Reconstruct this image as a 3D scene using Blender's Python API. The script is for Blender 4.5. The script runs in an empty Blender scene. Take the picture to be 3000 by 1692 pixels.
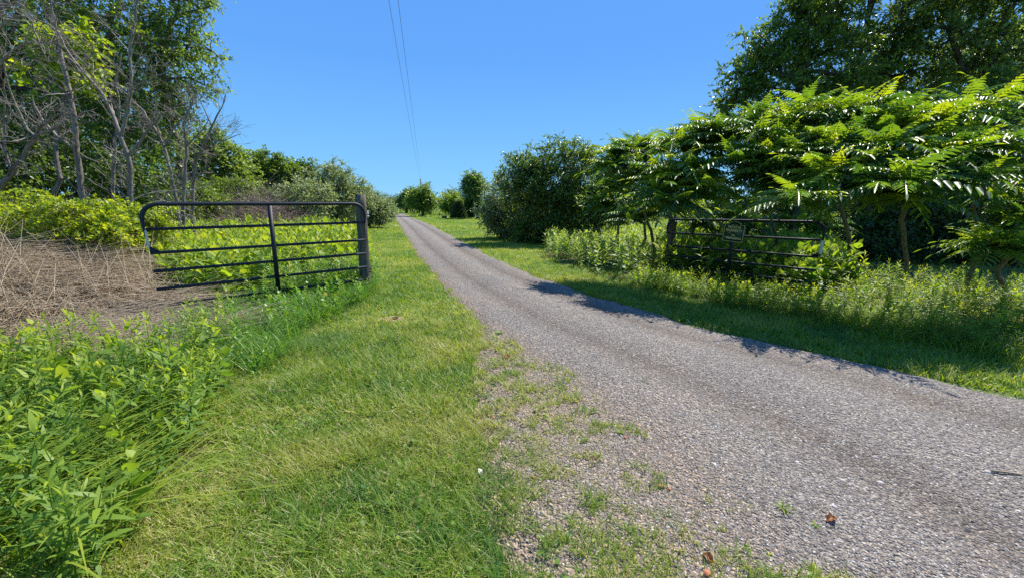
import bpy, math, random
import numpy as np
from math import radians, sin, cos, pi
from mathutils import Vector, Matrix

R = np.random.default_rng(11)
scene = bpy.context.scene
COL = scene.collection

# ------------------------------------------------------------------ camera model (photo is 3000 x 1692)
FPX, PITCH, ROLL, CAMH = 1150.0, radians(11.9), radians(1.0), 1.5
F0 = np.array([0, cos(PITCH), -sin(PITCH)]); R0 = np.array([1.0, 0, 0]); U0 = np.cross(R0, F0)
RR = cos(ROLL) * R0 + sin(ROLL) * U0
UU = -sin(ROLL) * R0 + cos(ROLL) * U0
CAM = np.array([0, 0, CAMH])

def ray(px, py):
    return F0 + RR * (px - 1500) / FPX + UU * (846 - py) / FPX

def gp(px, py, z=0.0):                       # ground point seen at a pixel of the photo
    d = ray(px, py)
    return CAM + d * ((z - CAMH) / d[2])

def at(px, py, dist):                        # point at a given forward distance
    d = ray(px, py)
    return CAM + d * (dist / d[1])

cam_d = bpy.data.cameras.new("camera"); cam = bpy.data.objects.new("camera", cam_d); COL.objects.link(cam)
cam_d.sensor_width = 36; cam_d.lens = 36 * FPX / 3000; cam_d.clip_end = 5000; cam_d.clip_start = 0.05
m = Matrix.Identity(4)
for i in range(3):
    m[i][0], m[i][1], m[i][2], m[i][3] = RR[i], UU[i], -F0[i], CAM[i]
cam.matrix_world = m
scene.camera = cam

# ------------------------------------------------------------------ light
SUN_EL, SUN_AZ = radians(52), radians(42)    # azimuth measured from the view direction (+Y) towards the right (+X)
to_sun = Vector((cos(SUN_EL) * sin(SUN_AZ), cos(SUN_EL) * cos(SUN_AZ), sin(SUN_EL)))
world = bpy.data.worlds.new("World"); scene.world = world; world.use_nodes = True
nt = world.node_tree; nt.nodes.clear()
sky = nt.nodes.new("ShaderNodeTexSky"); sky.sky_type = 'NISHITA'; sky.sun_disc = False
sky.sun_elevation = SUN_EL; sky.sun_rotation = SUN_AZ
sky.air_density = 1.0; sky.dust_density = 0.0; sky.ozone_density = 6.0; sky.altitude = 200
bg = nt.nodes.new("ShaderNodeBackground"); bg.inputs[1].default_value = 0.13
# clear saturated summer sky: a little of the physical sky over a blue gradient that depends on elevation only
tcw = nt.nodes.new("ShaderNodeTexCoord"); sep = nt.nodes.new("ShaderNodeSeparateXYZ"); nt.links.new(tcw.outputs['Generated'], sep.inputs[0])
rw_ = nt.nodes.new("ShaderNodeValToRGB"); els = rw_.color_ramp.elements
while len(els) < 5: els.new(.5)
for e_, (p_, c_) in zip(els, ((0, (.23, .62, .98)), (.12, (.185, .53, 1.0)), (.3, (.125, .40, .98)), (.6, (.105, .34, .93)), (1, (.06, .24, .80)))):
    e_.position = p_; e_.color = (*c_, 1)
nt.links.new(sep.outputs[2], rw_.inputs[0])
sc1 = nt.nodes.new("ShaderNodeVectorMath"); sc1.operation = 'SCALE'; sc1.inputs[3].default_value = 3.9; nt.links.new(rw_.outputs[0], sc1.inputs[0])
sc2 = nt.nodes.new("ShaderNodeVectorMath"); sc2.operation = 'SCALE'; sc2.inputs[3].default_value = .07; nt.links.new(sky.outputs[0], sc2.inputs[0])
ad_ = nt.nodes.new("ShaderNodeVectorMath"); ad_.operation = 'ADD'; nt.links.new(sc1.outputs[0], ad_.inputs[0]); nt.links.new(sc2.outputs[0], ad_.inputs[1])
wo = nt.nodes.new("ShaderNodeOutputWorld")
nt.links.new(ad_.outputs[0], bg.inputs[0]); nt.links.new(bg.outputs[0], wo.inputs[0])
sd = bpy.data.lights.new("sun", 'SUN'); sd.energy = 4.4; sd.angle = radians(0.53); sd.color = (1, .95, .87)
so = bpy.data.objects.new("sun", sd); COL.objects.link(so)
so.rotation_euler = to_sun.to_track_quat('Z', 'Y').to_euler()
scene.view_settings.view_transform = 'Standard'
scene.view_settings.exposure = 0.85
scene.cycles.max_bounces = 6; scene.cycles.diffuse_bounces = 3; scene.cycles.glossy_bounces = 2
scene.cycles.transmission_bounces = 4; scene.cycles.transparent_max_bounces = 4
scene.cycles.use_denoising = False

# ------------------------------------------------------------------ noise, polygons
_grids = {}
def vnoise(x, y, scale, seed=0):
    if seed not in _grids:
        _grids[seed] = np.random.default_rng(1000 + seed).random((256, 256))
    g = _grids[seed]
    x = np.asarray(x, float) / scale + 1000; y = np.asarray(y, float) / scale + 1000
    xi = np.floor(x).astype(int); yi = np.floor(y).astype(int)
    fx = x - xi; fy = y - yi
    fx = fx * fx * (3 - 2 * fx); fy = fy * fy * (3 - 2 * fy)
    a = g[xi % 256, yi % 256]; b = g[(xi + 1) % 256, yi % 256]
    c = g[xi % 256, (yi + 1) % 256]; d = g[(xi + 1) % 256, (yi + 1) % 256]
    return (a * (1 - fx) + b * fx) * (1 - fy) + (c * (1 - fx) + d * fx) * fy

def fbm(x, y, scale, seed=0, oct=3):
    s = 0; a = 1; t = 0
    for k in range(oct):
        s = s + a * vnoise(x, y, scale / 2 ** k, seed + k); t += a; a *= .55
    return s / t

def inpoly(x, y, poly):
    x = np.asarray(x); y = np.asarray(y); c = np.zeros(x.shape, bool)
    n = len(poly); j = n - 1
    for i in range(n):
        xi, yi = poly[i]; xj, yj = poly[j]
        if yi != yj:
            k = ((yi > y) != (yj > y)) & (x < (xj - xi) * (y - yi) / (yj - yi) + xi)
            c ^= k
        j = i
    return c

def gpoly(pts):
    return [tuple(gp(px, py)[:2]) for px, py in pts]

def terr(x, y):
    x = np.asarray(x, float); y = np.asarray(y, float)
    r = np.hypot(x, y)
    z = (fbm(x, y, 3.0, 40, 2) - .5) * .06 * np.clip(r / 3, .2, 1)
    return z

# ------------------------------------------------------------------ mesh helpers
def nrm(a):
    return a / np.maximum(np.linalg.norm(a, axis=-1, keepdims=True), 1e-9)

class MB:
    def __init__(s): s.V = []; s.T = []; s.Q = []; s.A = []; s.n = 0
    def add(s, V, T=None, Q=None, a=None):
        V = np.asarray(V, np.float32).reshape(-1, 3)
        if T is not None and len(T): s.T.append(np.asarray(T, np.int64).reshape(-1, 3) + s.n)
        if Q is not None and len(Q): s.Q.append(np.asarray(Q, np.int64).reshape(-1, 4) + s.n)
        if a is None: a = np.zeros(len(V))
        elif np.isscalar(a): a = np.full(len(V), a)
        s.A.append(np.asarray(a, np.float32)); s.V.append(V); s.n += len(V)
    def mesh(s, name, origin=None, smooth=False):
        V = np.concatenate(s.V).astype(np.float32)
        if origin is not None: V = V - np.asarray(origin, np.float32)
        T = np.concatenate(s.T) if s.T else np.zeros((0, 3), int)
        Q = np.concatenate(s.Q) if s.Q else np.zeros((0, 4), int)
        me = bpy.data.meshes.new(name)
        me.vertices.add(len(V)); me.vertices.foreach_set("co", V.ravel())
        loops = np.concatenate([T.ravel(), Q.ravel()]).astype(np.int32)
        me.loops.add(len(loops)); me.loops.foreach_set("vertex_index", loops)
        tot = np.concatenate([np.full(len(T), 3), np.full(len(Q), 4)]).astype(np.int32)
        st = np.concatenate([[0], np.cumsum(tot)[:-1]]).astype(np.int32)
        me.polygons.add(len(tot)); me.polygons.foreach_set("loop_start", st)
        if smooth: me.polygons.foreach_set("use_smooth", np.ones(len(tot), bool))
        me.update(calc_edges=True)
        at_ = me.attributes.new("rnd", 'FLOAT', 'POINT')
        at_.data.foreach_set("value", np.concatenate(s.A).astype(np.float32))
        return me
    def obj(s, name, mat, parent=None, origin=None, smooth=False, loc=None):
        me = s.mesh(name, origin, smooth); me.materials.append(mat)
        o = bpy.data.objects.new(name, me); COL.objects.link(o)
        if parent: o.parent = parent
        elif origin is not None: o.location = origin
        if loc is not None: o.location = loc
        return o

def tag(o, label=None, cat=None, group=None, kind=None):
    if label: o['label'] = label
    if cat: o['category'] = cat
    if group: o['group'] = group
    if kind: o['kind'] = kind
    return o

def thing(name, label, cat, loc=(0, 0, 0), rotz=0, group=None):
    o = bpy.data.objects.new(name, None); COL.objects.link(o)
    o.empty_display_size = .2
    o.location = Vector([float(v) for v in loc]); o.rotation_euler = (0, 0, rotz)
    return tag(o, label, cat, group)

def frames(Y, N):
    Y = nrm(Y); X = nrm(np.cross(Y, N)); Z = np.cross(X, Y)
    return X, Y, Z

def inst(mb, T, F, pos, Y, N, scale, rnd, trnd=None, jit=.0):
    """copies of a template (k,3) with triangles F merged into one mesh"""
    n = len(pos); k = len(T)
    if n == 0: return
    X, Y, Z = frames(Y, N)
    scale = np.broadcast_to(np.asarray(scale, float), (n,))[:, None, None]
    V = pos[:, None, :] + scale * (T[None, :, 0:1] * X[:, None, :] + T[None, :, 1:2] * Y[:, None, :] + T[None, :, 2:3] * Z[:, None, :])
    FF = (F[None, :, :] + (np.arange(n) * k)[:, None, None]).reshape(-1, 3)
    rn = np.broadcast_to(np.asarray(rnd, float), (n,))[:, None]
    if trnd is None: a = np.repeat(rn, k, 1)
    else: a = np.clip((rn - .5) * (1 - jit) * 1.5 + (trnd[None, :] - .5) * jit * 1.2 + .5, 0, 1)
    mb.add(V.reshape(-1, 3), T=FF, a=a.ravel())

def tube(mb, pts, rad, k=5, a=0.0, cap=False):
    pts = np.asarray(pts, float); n = len(pts)
    rad = np.broadcast_to(np.asarray(rad, float), (n,))
    d = np.gradient(pts, axis=0); d = nrm(d)
    ref = np.where(np.abs(d[:, 2:3]) > .9, np.array([[1., 0, 0]]), np.array([[0, 0, 1.]]))
    if n > 2: ref = np.repeat(ref[n // 2:n // 2 + 1], n, 0)
    u = nrm(np.cross(d, ref)); v = np.cross(d, u)
    th = np.arange(k) * 2 * pi / k
    V = pts[:, None, :] + rad[:, None, None] * (np.cos(th)[None, :, None] * u[:, None, :] + np.sin(th)[None, :, None] * v[:, None, :])
    i = np.arange(n - 1)[:, None] * k; j = np.arange(k)[None, :]; j2 = (j + 1) % k
    Q = np.stack([i + j, i + j2, i + k + j2, i + k + j], -1).reshape(-1, 4)
    Tc = None
    V = V.reshape(-1, 3)
    if cap:
        c0 = len(V); V = np.concatenate([V, pts[:1], pts[-1:]])
        jj = np.arange(k); Tc = np.concatenate([np.stack([np.full(k, c0), (jj + 1) % k, jj], -1),
                                               np.stack([np.full(k, c0 + 1), (n - 1) * k + jj, (n - 1) * k + (jj + 1) % k], -1)])
    mb.add(V, T=Tc, Q=Q, a=a)

def tubes_batch(mb, P0, P1, P2, r0, r1, k=4, a=0.5):
    """many three-ring tapered tubes at once"""
    n = len(P0)
    if n == 0: return
    pts = np.stack([P0, P1, P2], 1); rad = np.stack([r0, (r0 + r1) / 2, r1], 1)
    d = np.stack([P1 - P0, P2 - P0, P2 - P1], 1); d = nrm(d)
    dm = nrm(P2 - P0); ref = np.where(np.abs(dm[:, 2:3]) > .9, np.array([[1., 0, 0]]), np.array([[0, 0, 1.]]))[:, None, :]
    u = nrm(np.cross(d, np.broadcast_to(ref, d.shape))); v = np.cross(d, u)
    th = np.arange(k) * 2 * pi / k
    V = pts[:, :, None, :] + rad[:, :, None, None] * (np.cos(th)[None, None, :, None] * u[:, :, None, :] + np.sin(th)[None, None, :, None] * v[:, :, None, :])
    j = np.arange(k); j2 = (j + 1) % k
    q = np.concatenate([np.stack([s * k + j, s * k + j2, (s + 1) * k + j2, (s + 1) * k + j], -1) for s in (0, 1)])
    Q = (q[None] + (np.arange(n) * 3 * k)[:, None, None]).reshape(-1, 4)
    mb.add(V.reshape(-1, 3), Q=Q, a=np.repeat(np.broadcast_to(a, (n,)), 3 * k))

def box(mb, c, s, a=0.0, M=None):
    c = np.asarray(c, float); h = np.asarray(s, float) / 2
    V = np.array([[x, y, z] for x in (-1, 1) for y in (-1, 1) for z in (-1, 1)], float) * h
    if M is not None: V = V @ np.asarray(M).T
    V = V + c
    Q = [[0, 1, 3, 2], [4, 6, 7, 5], [0, 4, 5, 1], [2, 3, 7, 6], [0, 2, 6, 4], [1, 5, 7, 3]]
    mb.add(V, Q=Q, a=a)

def rand_dir(n):
    return nrm(R.normal(size=(n, 3)))

# ------------------------------------------------------------------ materials
def new_mat(name):
    mt = bpy.data.materials.new(name); mt.use_nodes = True
    nt = mt.node_tree; nt.nodes.clear()
    out = nt.nodes.new("ShaderNodeOutputMaterial")
    return mt, nt, out

def ramp(nt, stops, fac=None, interp='LINEAR'):
    r = nt.nodes.new("ShaderNodeValToRGB"); r.color_ramp.interpolation = interp
    e = r.color_ramp.elements
    while len(e) < len(stops): e.new(.5)
    for i, (p, c) in enumerate(stops):
        e[i].position = p; e[i].color = (*c, 1)
    if fac is not None: nt.links.new(fac, r.inputs[0])
    return r

def leaf_mat(name, stops, transl=.35, rough=.42, spec=.45, tcol=(1.2, 1.15, .42)):
    mt, nt, out = new_mat(name)
    at_ = nt.nodes.new("ShaderNodeAttribute"); at_.attribute_name = "rnd"
    rp = ramp(nt, stops, at_.outputs['Fac'])
    p = nt.nodes.new("ShaderNodeBsdfPrincipled")
    p.inputs['Roughness'].default_value = rough; p.inputs['Specular IOR Level'].default_value = spec
    nt.links.new(rp.outputs[0], p.inputs['Base Color'])
    tr = nt.nodes.new("ShaderNodeBsdfTranslucent")
    mul = nt.nodes.new("ShaderNodeMix"); mul.data_type = 'RGBA'; mul.blend_type = 'MULTIPLY'
    mul.inputs[0].default_value = 1
    nt.links.new(rp.outputs[0], mul.inputs[6]); mul.inputs[7].default_value = (*[c * 1.7 for c in tcol], 1)
    nt.links.new(mul.outputs[2], tr.inputs[0])
    mx = nt.nodes.new("ShaderNodeMixShader"); mx.inputs[0].default_value = transl
    nt.links.new(p.outputs[0], mx.inputs[1]); nt.links.new(tr.outputs[0], mx.inputs[2])
    nt.links.new(mx.outputs[0], out.inputs[0])
    return mt

def noise_mat(name, stops, scale=8, rough=.8, detail=6, bump=0.3, stretch=(1, 1, 1), spec=.3, use_rnd=0.0, bscale=None, metal=0, bdist=.02):
    mt, nt, out = new_mat(name)
    tc = nt.nodes.new("ShaderNodeTexCoord"); mp = nt.nodes.new("ShaderNodeMapping")
    mp.inputs['Scale'].default_value = stretch
    nt.links.new(tc.outputs['Object'], mp.inputs[0])
    nz = nt.nodes.new("ShaderNodeTexNoise"); nz.inputs['Scale'].default_value = scale; nz.inputs['Detail'].default_value = detail
    nz.inputs['Roughness'].default_value = .65
    nt.links.new(mp.outputs[0], nz.inputs['Vector'])
    fac = nz.outputs['Fac']
    if use_rnd:
        at_ = nt.nodes.new("ShaderNodeAttribute"); at_.attribute_name = "rnd"
        mx = nt.nodes.new("ShaderNodeMix"); mx.inputs[0].default_value = use_rnd
        nt.links.new(fac, mx.inputs[2]); nt.links.new(at_.outputs['Fac'], mx.inputs[3]); fac = mx.outputs[0]
    rp = ramp(nt, stops, fac)
    p = nt.nodes.new("ShaderNodeBsdfPrincipled"); p.inputs['Roughness'].default_value = rough
    p.inputs['Specular IOR Level'].default_value = spec; p.inputs['Metallic'].default_value = metal
    nt.links.new(rp.outputs[0], p.inputs['Base Color'])
    if bump:
        b = nt.nodes.new("ShaderNodeBump"); b.inputs['Strength'].default_value = bump; b.inputs['Distance'].default_value = bdist
        nt.links.new(nz.outputs['Fac'], b.inputs['Height']); nt.links.new(b.outputs[0], p.inputs['Normal'])
    nt.links.new(p.outputs[0], out.inputs[0])
    return mt

M = {}
M['grass'] = leaf_mat("lawn_grass", [(0, (.56, .48, .29)), (.12, (.42, .38, .16)), (.22, (.28, .33, .05)), (.5, (.185, .28, .028)), (.8, (.105, .21, .025)), (1, (.065, .165, .04))], .36, .5, .35)
M['tallgrass'] = leaf_mat("tall_grass", [(0, (.34, .33, .11)), (.2, (.21, .31, .04)), (.6, (.11, .25, .03)), (1, (.055, .17, .035))], .42, .42, .45)
M['weed'] = leaf_mat("weed_leaf", [(0, (.36, .40, .05)), (.3, (.235, .33, .035)), (.65, (.12, .22, .03)), (1, (.05, .125, .022))], .43, .5, .35)
M['weed_silver'] = leaf_mat("silver_weed_leaf", [(0, (.32, .40, .09)), (.5, (.20, .30, .06)), (1, (.09, .17, .035))], .42, .5, .4)
M['bright'] = leaf_mat("bright_leaf", [(0, (.44, .46, .025)), (.4, (.29, .37, .025)), (1, (.10, .18, .02))], .47, .42, .45)
M['tree_green'] = leaf_mat("tree_leaf", [(0, (.25, .33, .04)), (.4, (.15, .235, .034)), (1, (.06, .12, .024))], .4, .36, .55)
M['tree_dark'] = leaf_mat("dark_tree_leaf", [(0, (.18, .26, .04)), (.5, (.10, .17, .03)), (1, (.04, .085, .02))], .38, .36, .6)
M['tree_blue'] = leaf_mat("grey_green_leaf", [(0, (.28, .37, .09)), (.5, (.17, .26, .065)), (1, (.07, .13, .04))], .4, .4, .5)
M['olive'] = leaf_mat("silvery_leaf", [(0, (.44, .47, .28)), (.3, (.29, .35, .17)), (.7, (.16, .235, .085)), (1, (.08, .135, .045))], .33, .42, .5, (1.1, 1.1, .6))
M['sumac'] = leaf_mat("sumac_leaf", [(0, (.38, .42, .02)), (.22, (.22, .315, .024)), (.5, (.115, .205, .028)), (.75, (.065, .14, .027)), (1, (.035, .09, .024))], .4, .44, .6, (1.15, 1.15, .32))
M['far_leaf'] = leaf_mat("far_leaf", [(0, (.12, .18, .05)), (.5, (.075, .125, .035)), (1, (.035, .07, .022))], .3, .85, .1)
M['pine'] = leaf_mat("needle_foliage", [(0, (.07, .12, .05)), (1, (.03, .065, .03))], .15, .5, .4)
M['straw'] = leaf_mat("dry_straw", [(0, (.62, .53, .37)), (.4, (.47, .375, .25)), (.75, (.31, .23, .145)), (1, (.13, .085, .05))], .15, .6, .3, (1, 1, .9))
M['deadleaf'] = leaf_mat("dry_leaf", [(0, (.42, .19, .06)), (1, (.25, .09, .03))], .2, .5, .4, (1.1, .9, .6))
M['bark'] = noise_mat("bark", [(.3, (.07, .055, .042)), (.55, (.17, .145, .115)), (.75, (.26, .235, .20))], 14, .85, 8, .6, (1, 1, .3))
M['bark_dark'] = noise_mat("dark_bark", [(.3, (.035, .028, .022)), (.6, (.09, .075, .06)), (.8, (.14, .12, .1))], 12, .9, 8, .6, (1, 1, .3))
M['bark_pale'] = noise_mat("bare_bark", [(.3, (.085, .073, .06)), (.5, (.20, .172, .145)), (.72, (.36, .325, .28))], 10, .8, 8, .5, (1, 1, .35), use_rnd=.35)
M['brush'] = noise_mat("dead_twigs", [(.2, (.12, .085, .07)), (.5, (.24, .175, .14)), (.8, (.38, .30, .25))], 6, .85, 4, .2, use_rnd=.6)
M['post'] = noise_mat("weathered_post_wood", [(.25, (.035, .032, .024)), (.5, (.10, .09, .065)), (.75, (.19, .165, .115))], 7, .85, 8, .7, (4, 4, .35))
M['gate'] = noise_mat("gate_paint", [(.3, (.007, .010, .018)), (.6, (.012, .017, .028)), (.8, (.02, .025, .036))], 9, .55, 6, .08, spec=.35)
M['gate_light'] = noise_mat("galvanised_bracket", [(.3, (.5, .5, .5)), (.7, (.66, .66, .65))], 20, .5, 4, .05)
M['tape'] = noise_mat("reflective_tape", [(.3, (.55, .55, .55)), (.7, (.75, .75, .75))], 30, .4, 3, 0)
M['sign'] = noise_mat("green_sign_panel", [(.3, (.010, .055, .038)), (.7, (.016, .07, .05))], 6, .35, 4, .02)
M['gold'] = noise_mat("cream_gold_paint", [(.3, (.66, .58, .30)), (.7, (.78, .70, .40))], 15, .5, 4, 0)
M['wire'] = noise_mat("cable", [(.3, (.10, .10, .11)), (.7, (.15, .15, .16))], 5, .5, 2, 0)
M['polewood'] = noise_mat("utility_pole_wood", [(.3, (.13, .11, .09)), (.7, (.24, .21, .18))], 6, .85, 5, .3, (2, 2, .2))
M['shedwall'] = noise_mat("shed_boards", [(.3, (.42, .44, .44)), (.7, (.55, .57, .56))], 3, .7, 4, .1, (3, 3, .2))
M['shedroof'] = noise_mat("shed_roof", [(.3, (.20, .27, .24)), (.7, (.30, .37, .33))], 2, .6, 4, .1)
M['darkdoor'] = noise_mat("shed_door", [(.3, (.09, .1, .1)), (.7, (.14, .15, .15))], 3, .7, 4, 0)
M['brick'] = noise_mat("brick_red", [(.3, (.36, .12, .06)), (.7, (.50, .22, .12))], 30, .85, 5, .3)
M['stick'] = noise_mat("stick_wood", [(.3, (.28, .20, .12)), (.7, (.45, .35, .22))], 20, .8, 5, .3)
M['stone'] = noise_mat("loose_stone", [(0, (.035, .033, .034)), (.35, (.13, .115, .10)), (.6, (.25, .225, .20)), (.85, (.46, .43, .385)), (1, (.72, .68, .61))], 40, .75, 3, .1, use_rnd=.85)

# ------------------------------------------------------------------ ground zones (all in metres on the ground)
def edge(pts):
    g = np.array([gp(*p)[:2] for p in pts]); o = np.argsort(g[:, 1]); return g[o, 1], g[o, 0]

eL = edge([(1151, 627), (1159, 643), (1172, 665), (1188, 692), (1216, 740), (1262, 800), (1322, 868), (1400, 945), (1425, 1010), (1405, 1090), (1400, 1200), (1420, 1350), (1470, 1520), (1500, 1692)])
eB = edge([(1151, 627), (1159, 643), (1172, 665), (1188, 692), (1216, 740), (1262, 800), (1330, 868), (1420, 945), (1560, 1040), (1700, 1130), (1880, 1260), (2010, 1380), (2120, 1520), (2230, 1692)])
eR = edge([(1181, 627), (1206, 637), (1260, 659), (1330, 695), (1425, 745), (1560, 808), (1750, 872), (2090, 972), (2445, 1048), (2795, 1123), (3000, 1172)])
def xL(y): return np.interp(y, eL[0], eL[1], left=eL[1][0] + .0)
def xB(y): return np.interp(y, eB[0], eB[1], left=eB[1][0] + .3)
def xR(y):
    y = np.asarray(y, float)
    s = (eR[1][1] - eR[1][0]) / (eR[0][1] - eR[0][0])
    return np.where(y < eR[0][0], np.minimum(eR[1][0] + s * (y - eR[0][0]), 14), np.interp(y, eR[0], eR[1]))
YEND = float(eR[0][-1])                       # beyond this the drive bends to the right
XC_END = float((xL(YEND) + xR(YEND)) / 2); W_END = float(xR(YEND) - xL(YEND))

def onroad(x, y):
    """0 grass, 1 gravel, in between for the ragged strip"""
    l = xL(y) + (fbm(x, y, .5, 3) - .5) * .35; b = xB(y) + (fbm(x, y, .6, 7) - .5) * .5; r = xR(y) + (fbm(x, y, .5, 5) - .5) * .35
    t = np.clip((x - l) / np.maximum(b - l, .08), 0, 1)
    t = np.where(x > r, 0, t)
    return np.where(y > YEND, ((np.abs(x - XC_END) < W_END / 2) & (y < YEND + 6)) * 1.0, t)

P_thatch = gpoly([(-500, 830), (0, 780), (330, 850), (440, 880), (560, 895), (640, 935), (560, 1000), (420, 1060), (200, 1080), (-200, 1090), (-700, 1100)])
P_soil = gpoly([(1106, 930), (1135, 924), (1170, 924), (1198, 930), (1185, 939), (1145, 942), (1115, 940)])
P_soil2 = gpoly([(1190, 905), (1215, 893), (1240, 897), (1228, 912), (1200, 917)])
P_gateweed = gpoly([(250, 900), (420, 870), (560, 890), (760, 850), (1060, 800), (1085, 770), (1040, 735), (980, 715), (930, 690), (500, 690), (100, 720), (-200, 800)])
P_front = gpoly([(520, 1000), (680, 905), (870, 860), (1050, 815), (1095, 830), (1075, 880), (960, 935), (880, 985), (830, 1060), (740, 1120), (600, 1090)])
P_fore = gpoly([(-900, 1150), (-300, 1085), (60, 1065), (420, 1065), (560, 1090), (640, 1190), (600, 1290), (500, 1400), (420, 1500), (330, 1640), (230, 1760), (-900, 1780)])
P_right = gpoly([(1590, 748), (1720, 800), (1900, 850), (2150, 900), (2445, 945), (2795, 1020), (3100, 1075), (3500, 1150), (3700, 900), (2600, 790), (2050, 740), (1900, 700), (1720, 700), (1620, 715)])
P_rback = gpoly([(1900, 720), (2250, 770), (3700, 930), (4500, 800), (3600, 680), (2350, 690), (1900, 690)])

# ground sheet
def axis(lim, fine, h):
    a = np.arange(0, fine, h); b = [fine]
    s = h
    while b[-1] < lim: s *= 1.22; b.append(b[-1] + s)
    p = np.concatenate([a, b]); return np.concatenate([-p[:0:-1], p])
gx = axis(2500, 14, .14); gy = np.concatenate([axis(2500, 14, .14)])
XX, YY = np.meshgrid(gx, gy, indexing='ij'); nx, ny = XX.shape
ZZ = terr(XX, YY)
veg = np.zeros_like(XX)
jx = XX + (fbm(XX, YY, .6, 20) - .5) * .5; jy = YY + (fbm(XX, YY, .6, 23) - .5) * .5
veg = np.where(inpoly(jx, jy, P_gateweed) | inpoly(jx, jy, P_fore) | inpoly(jx, jy, P_front) | inpoly(jx, jy, P_right) | inpoly(jx, jy, P_rback), .5, veg)
veg = np.where(inpoly(jx, jy, P_thatch), 1.0, veg)
mb = MB()
ii, jj = np.meshgrid(np.arange(nx - 1), np.arange(ny - 1), indexing='ij')
Q = np.stack([ii * ny + jj, (ii + 1) * ny + jj, (ii + 1) * ny + jj + 1, ii * ny + jj + 1], -1).reshape(-1, 4)
mb.add(np.stack([XX, YY, ZZ], -1).reshape(-1, 3), Q=Q, a=veg.ravel())

mt, nt, out = new_mat("ground_lawn")
tc = nt.nodes.new("ShaderNodeTexCoord")
def nz_(scale, detail=5, rough=.6):
    n = nt.nodes.new("ShaderNodeTexNoise"); n.inputs['Scale'].default_value = scale; n.inputs['Detail'].default_value = detail
    n.inputs['Roughness'].default_value = rough; nt.links.new(tc.outputs['Object'], n.inputs['Vector']); return n
n1 = nz_(14, 8, .75); n2 = nz_(.35, 4); n3 = nz_(60, 4, .8); n4 = nz_(.05, 5)
def mix(a, b, f, mode='MIX', fv=None):
    m_ = nt.nodes.new("ShaderNodeMix"); m_.data_type = 'RGBA'; m_.blend_type = mode
    for s, v in ((6, a), (7, b)):
        if isinstance(v, tuple): m_.inputs[s].default_value = (*v, 1)
        else: nt.links.new(v, m_.inputs[s])
    if fv is not None: m_.inputs[0].default_value = fv
    else: nt.links.new(f, m_.inputs[0])
    return m_.outputs[2]
lawn = ramp(nt, [(.25, (.06, .105, .02)), (.45, (.115, .175, .03)), (.6, (.17, .205, .05)), (.8, (.25, .245, .11))], n1.outputs[0])
tint = ramp(nt, [(.3, (.85, 1, .9)), (.7, (1.25, 1.05, .9))], n2.outputs[0])
c1 = mix(lawn.outputs[0], tint.outputs[0], None, 'MULTIPLY', 1.0)
dry = ramp(nt, [(.45, (1, 1, 1)), (.7, (1.35, 1.1, 1.0))], n4.outputs[0])
c1 = mix(c1, dry.outputs[0], None, 'MULTIPLY', 1.0)
soil = ramp(nt, [(.3, (.05, .04, .025)), (.6, (.12, .095, .06)), (.8, (.2, .16, .11))], n1.outputs[0])
strw = ramp(nt, [(.3, (.12, .085, .06)), (.6, (.28, .215, .15)), (.8, (.42, .34, .25))], n3.outputs[0])
atr = nt.nodes.new("ShaderNodeAttribute"); atr.attribute_name = "rnd"
f1 = nt.nodes.new("ShaderNodeMapRange"); f1.inputs[1].default_value = .1; f1.inputs[2].default_value = .45; nt.links.new(atr.outputs['Fac'], f1.inputs[0])
f2 = nt.nodes.new("ShaderNodeMapRange"); f2.inputs[1].default_value = .6; f2.inputs[2].default_value = .95; nt.links.new(atr.outputs['Fac'], f2.inputs[0])
c2 = mix(c1, soil.outputs[0], f1.outputs[0]); c3 = mix(c2, strw.outputs[0], f2.outputs[0])
p = nt.nodes.new("ShaderNodeBsdfPrincipled"); p.inputs['Roughness'].default_value = .9; p.inputs['Specular IOR Level'].default_value = .1
nt.links.new(c3, p.inputs['Base Color'])
bp = nt.nodes.new("ShaderNodeBump"); bp.inputs['Strength'].default_value = .8; bp.inputs['Distance'].default_value = .04
nt.links.new(n1.outputs[0], bp.inputs['Height']); nt.links.new(bp.outputs[0], p.inputs['Normal'])
nt.links.new(p.outputs[0], out.inputs[0])
g = mb.obj("ground", mt, smooth=True); tag(g, "mown green lawn and rough ground on both sides of the gravel drive", None, None, 'structure')

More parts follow.
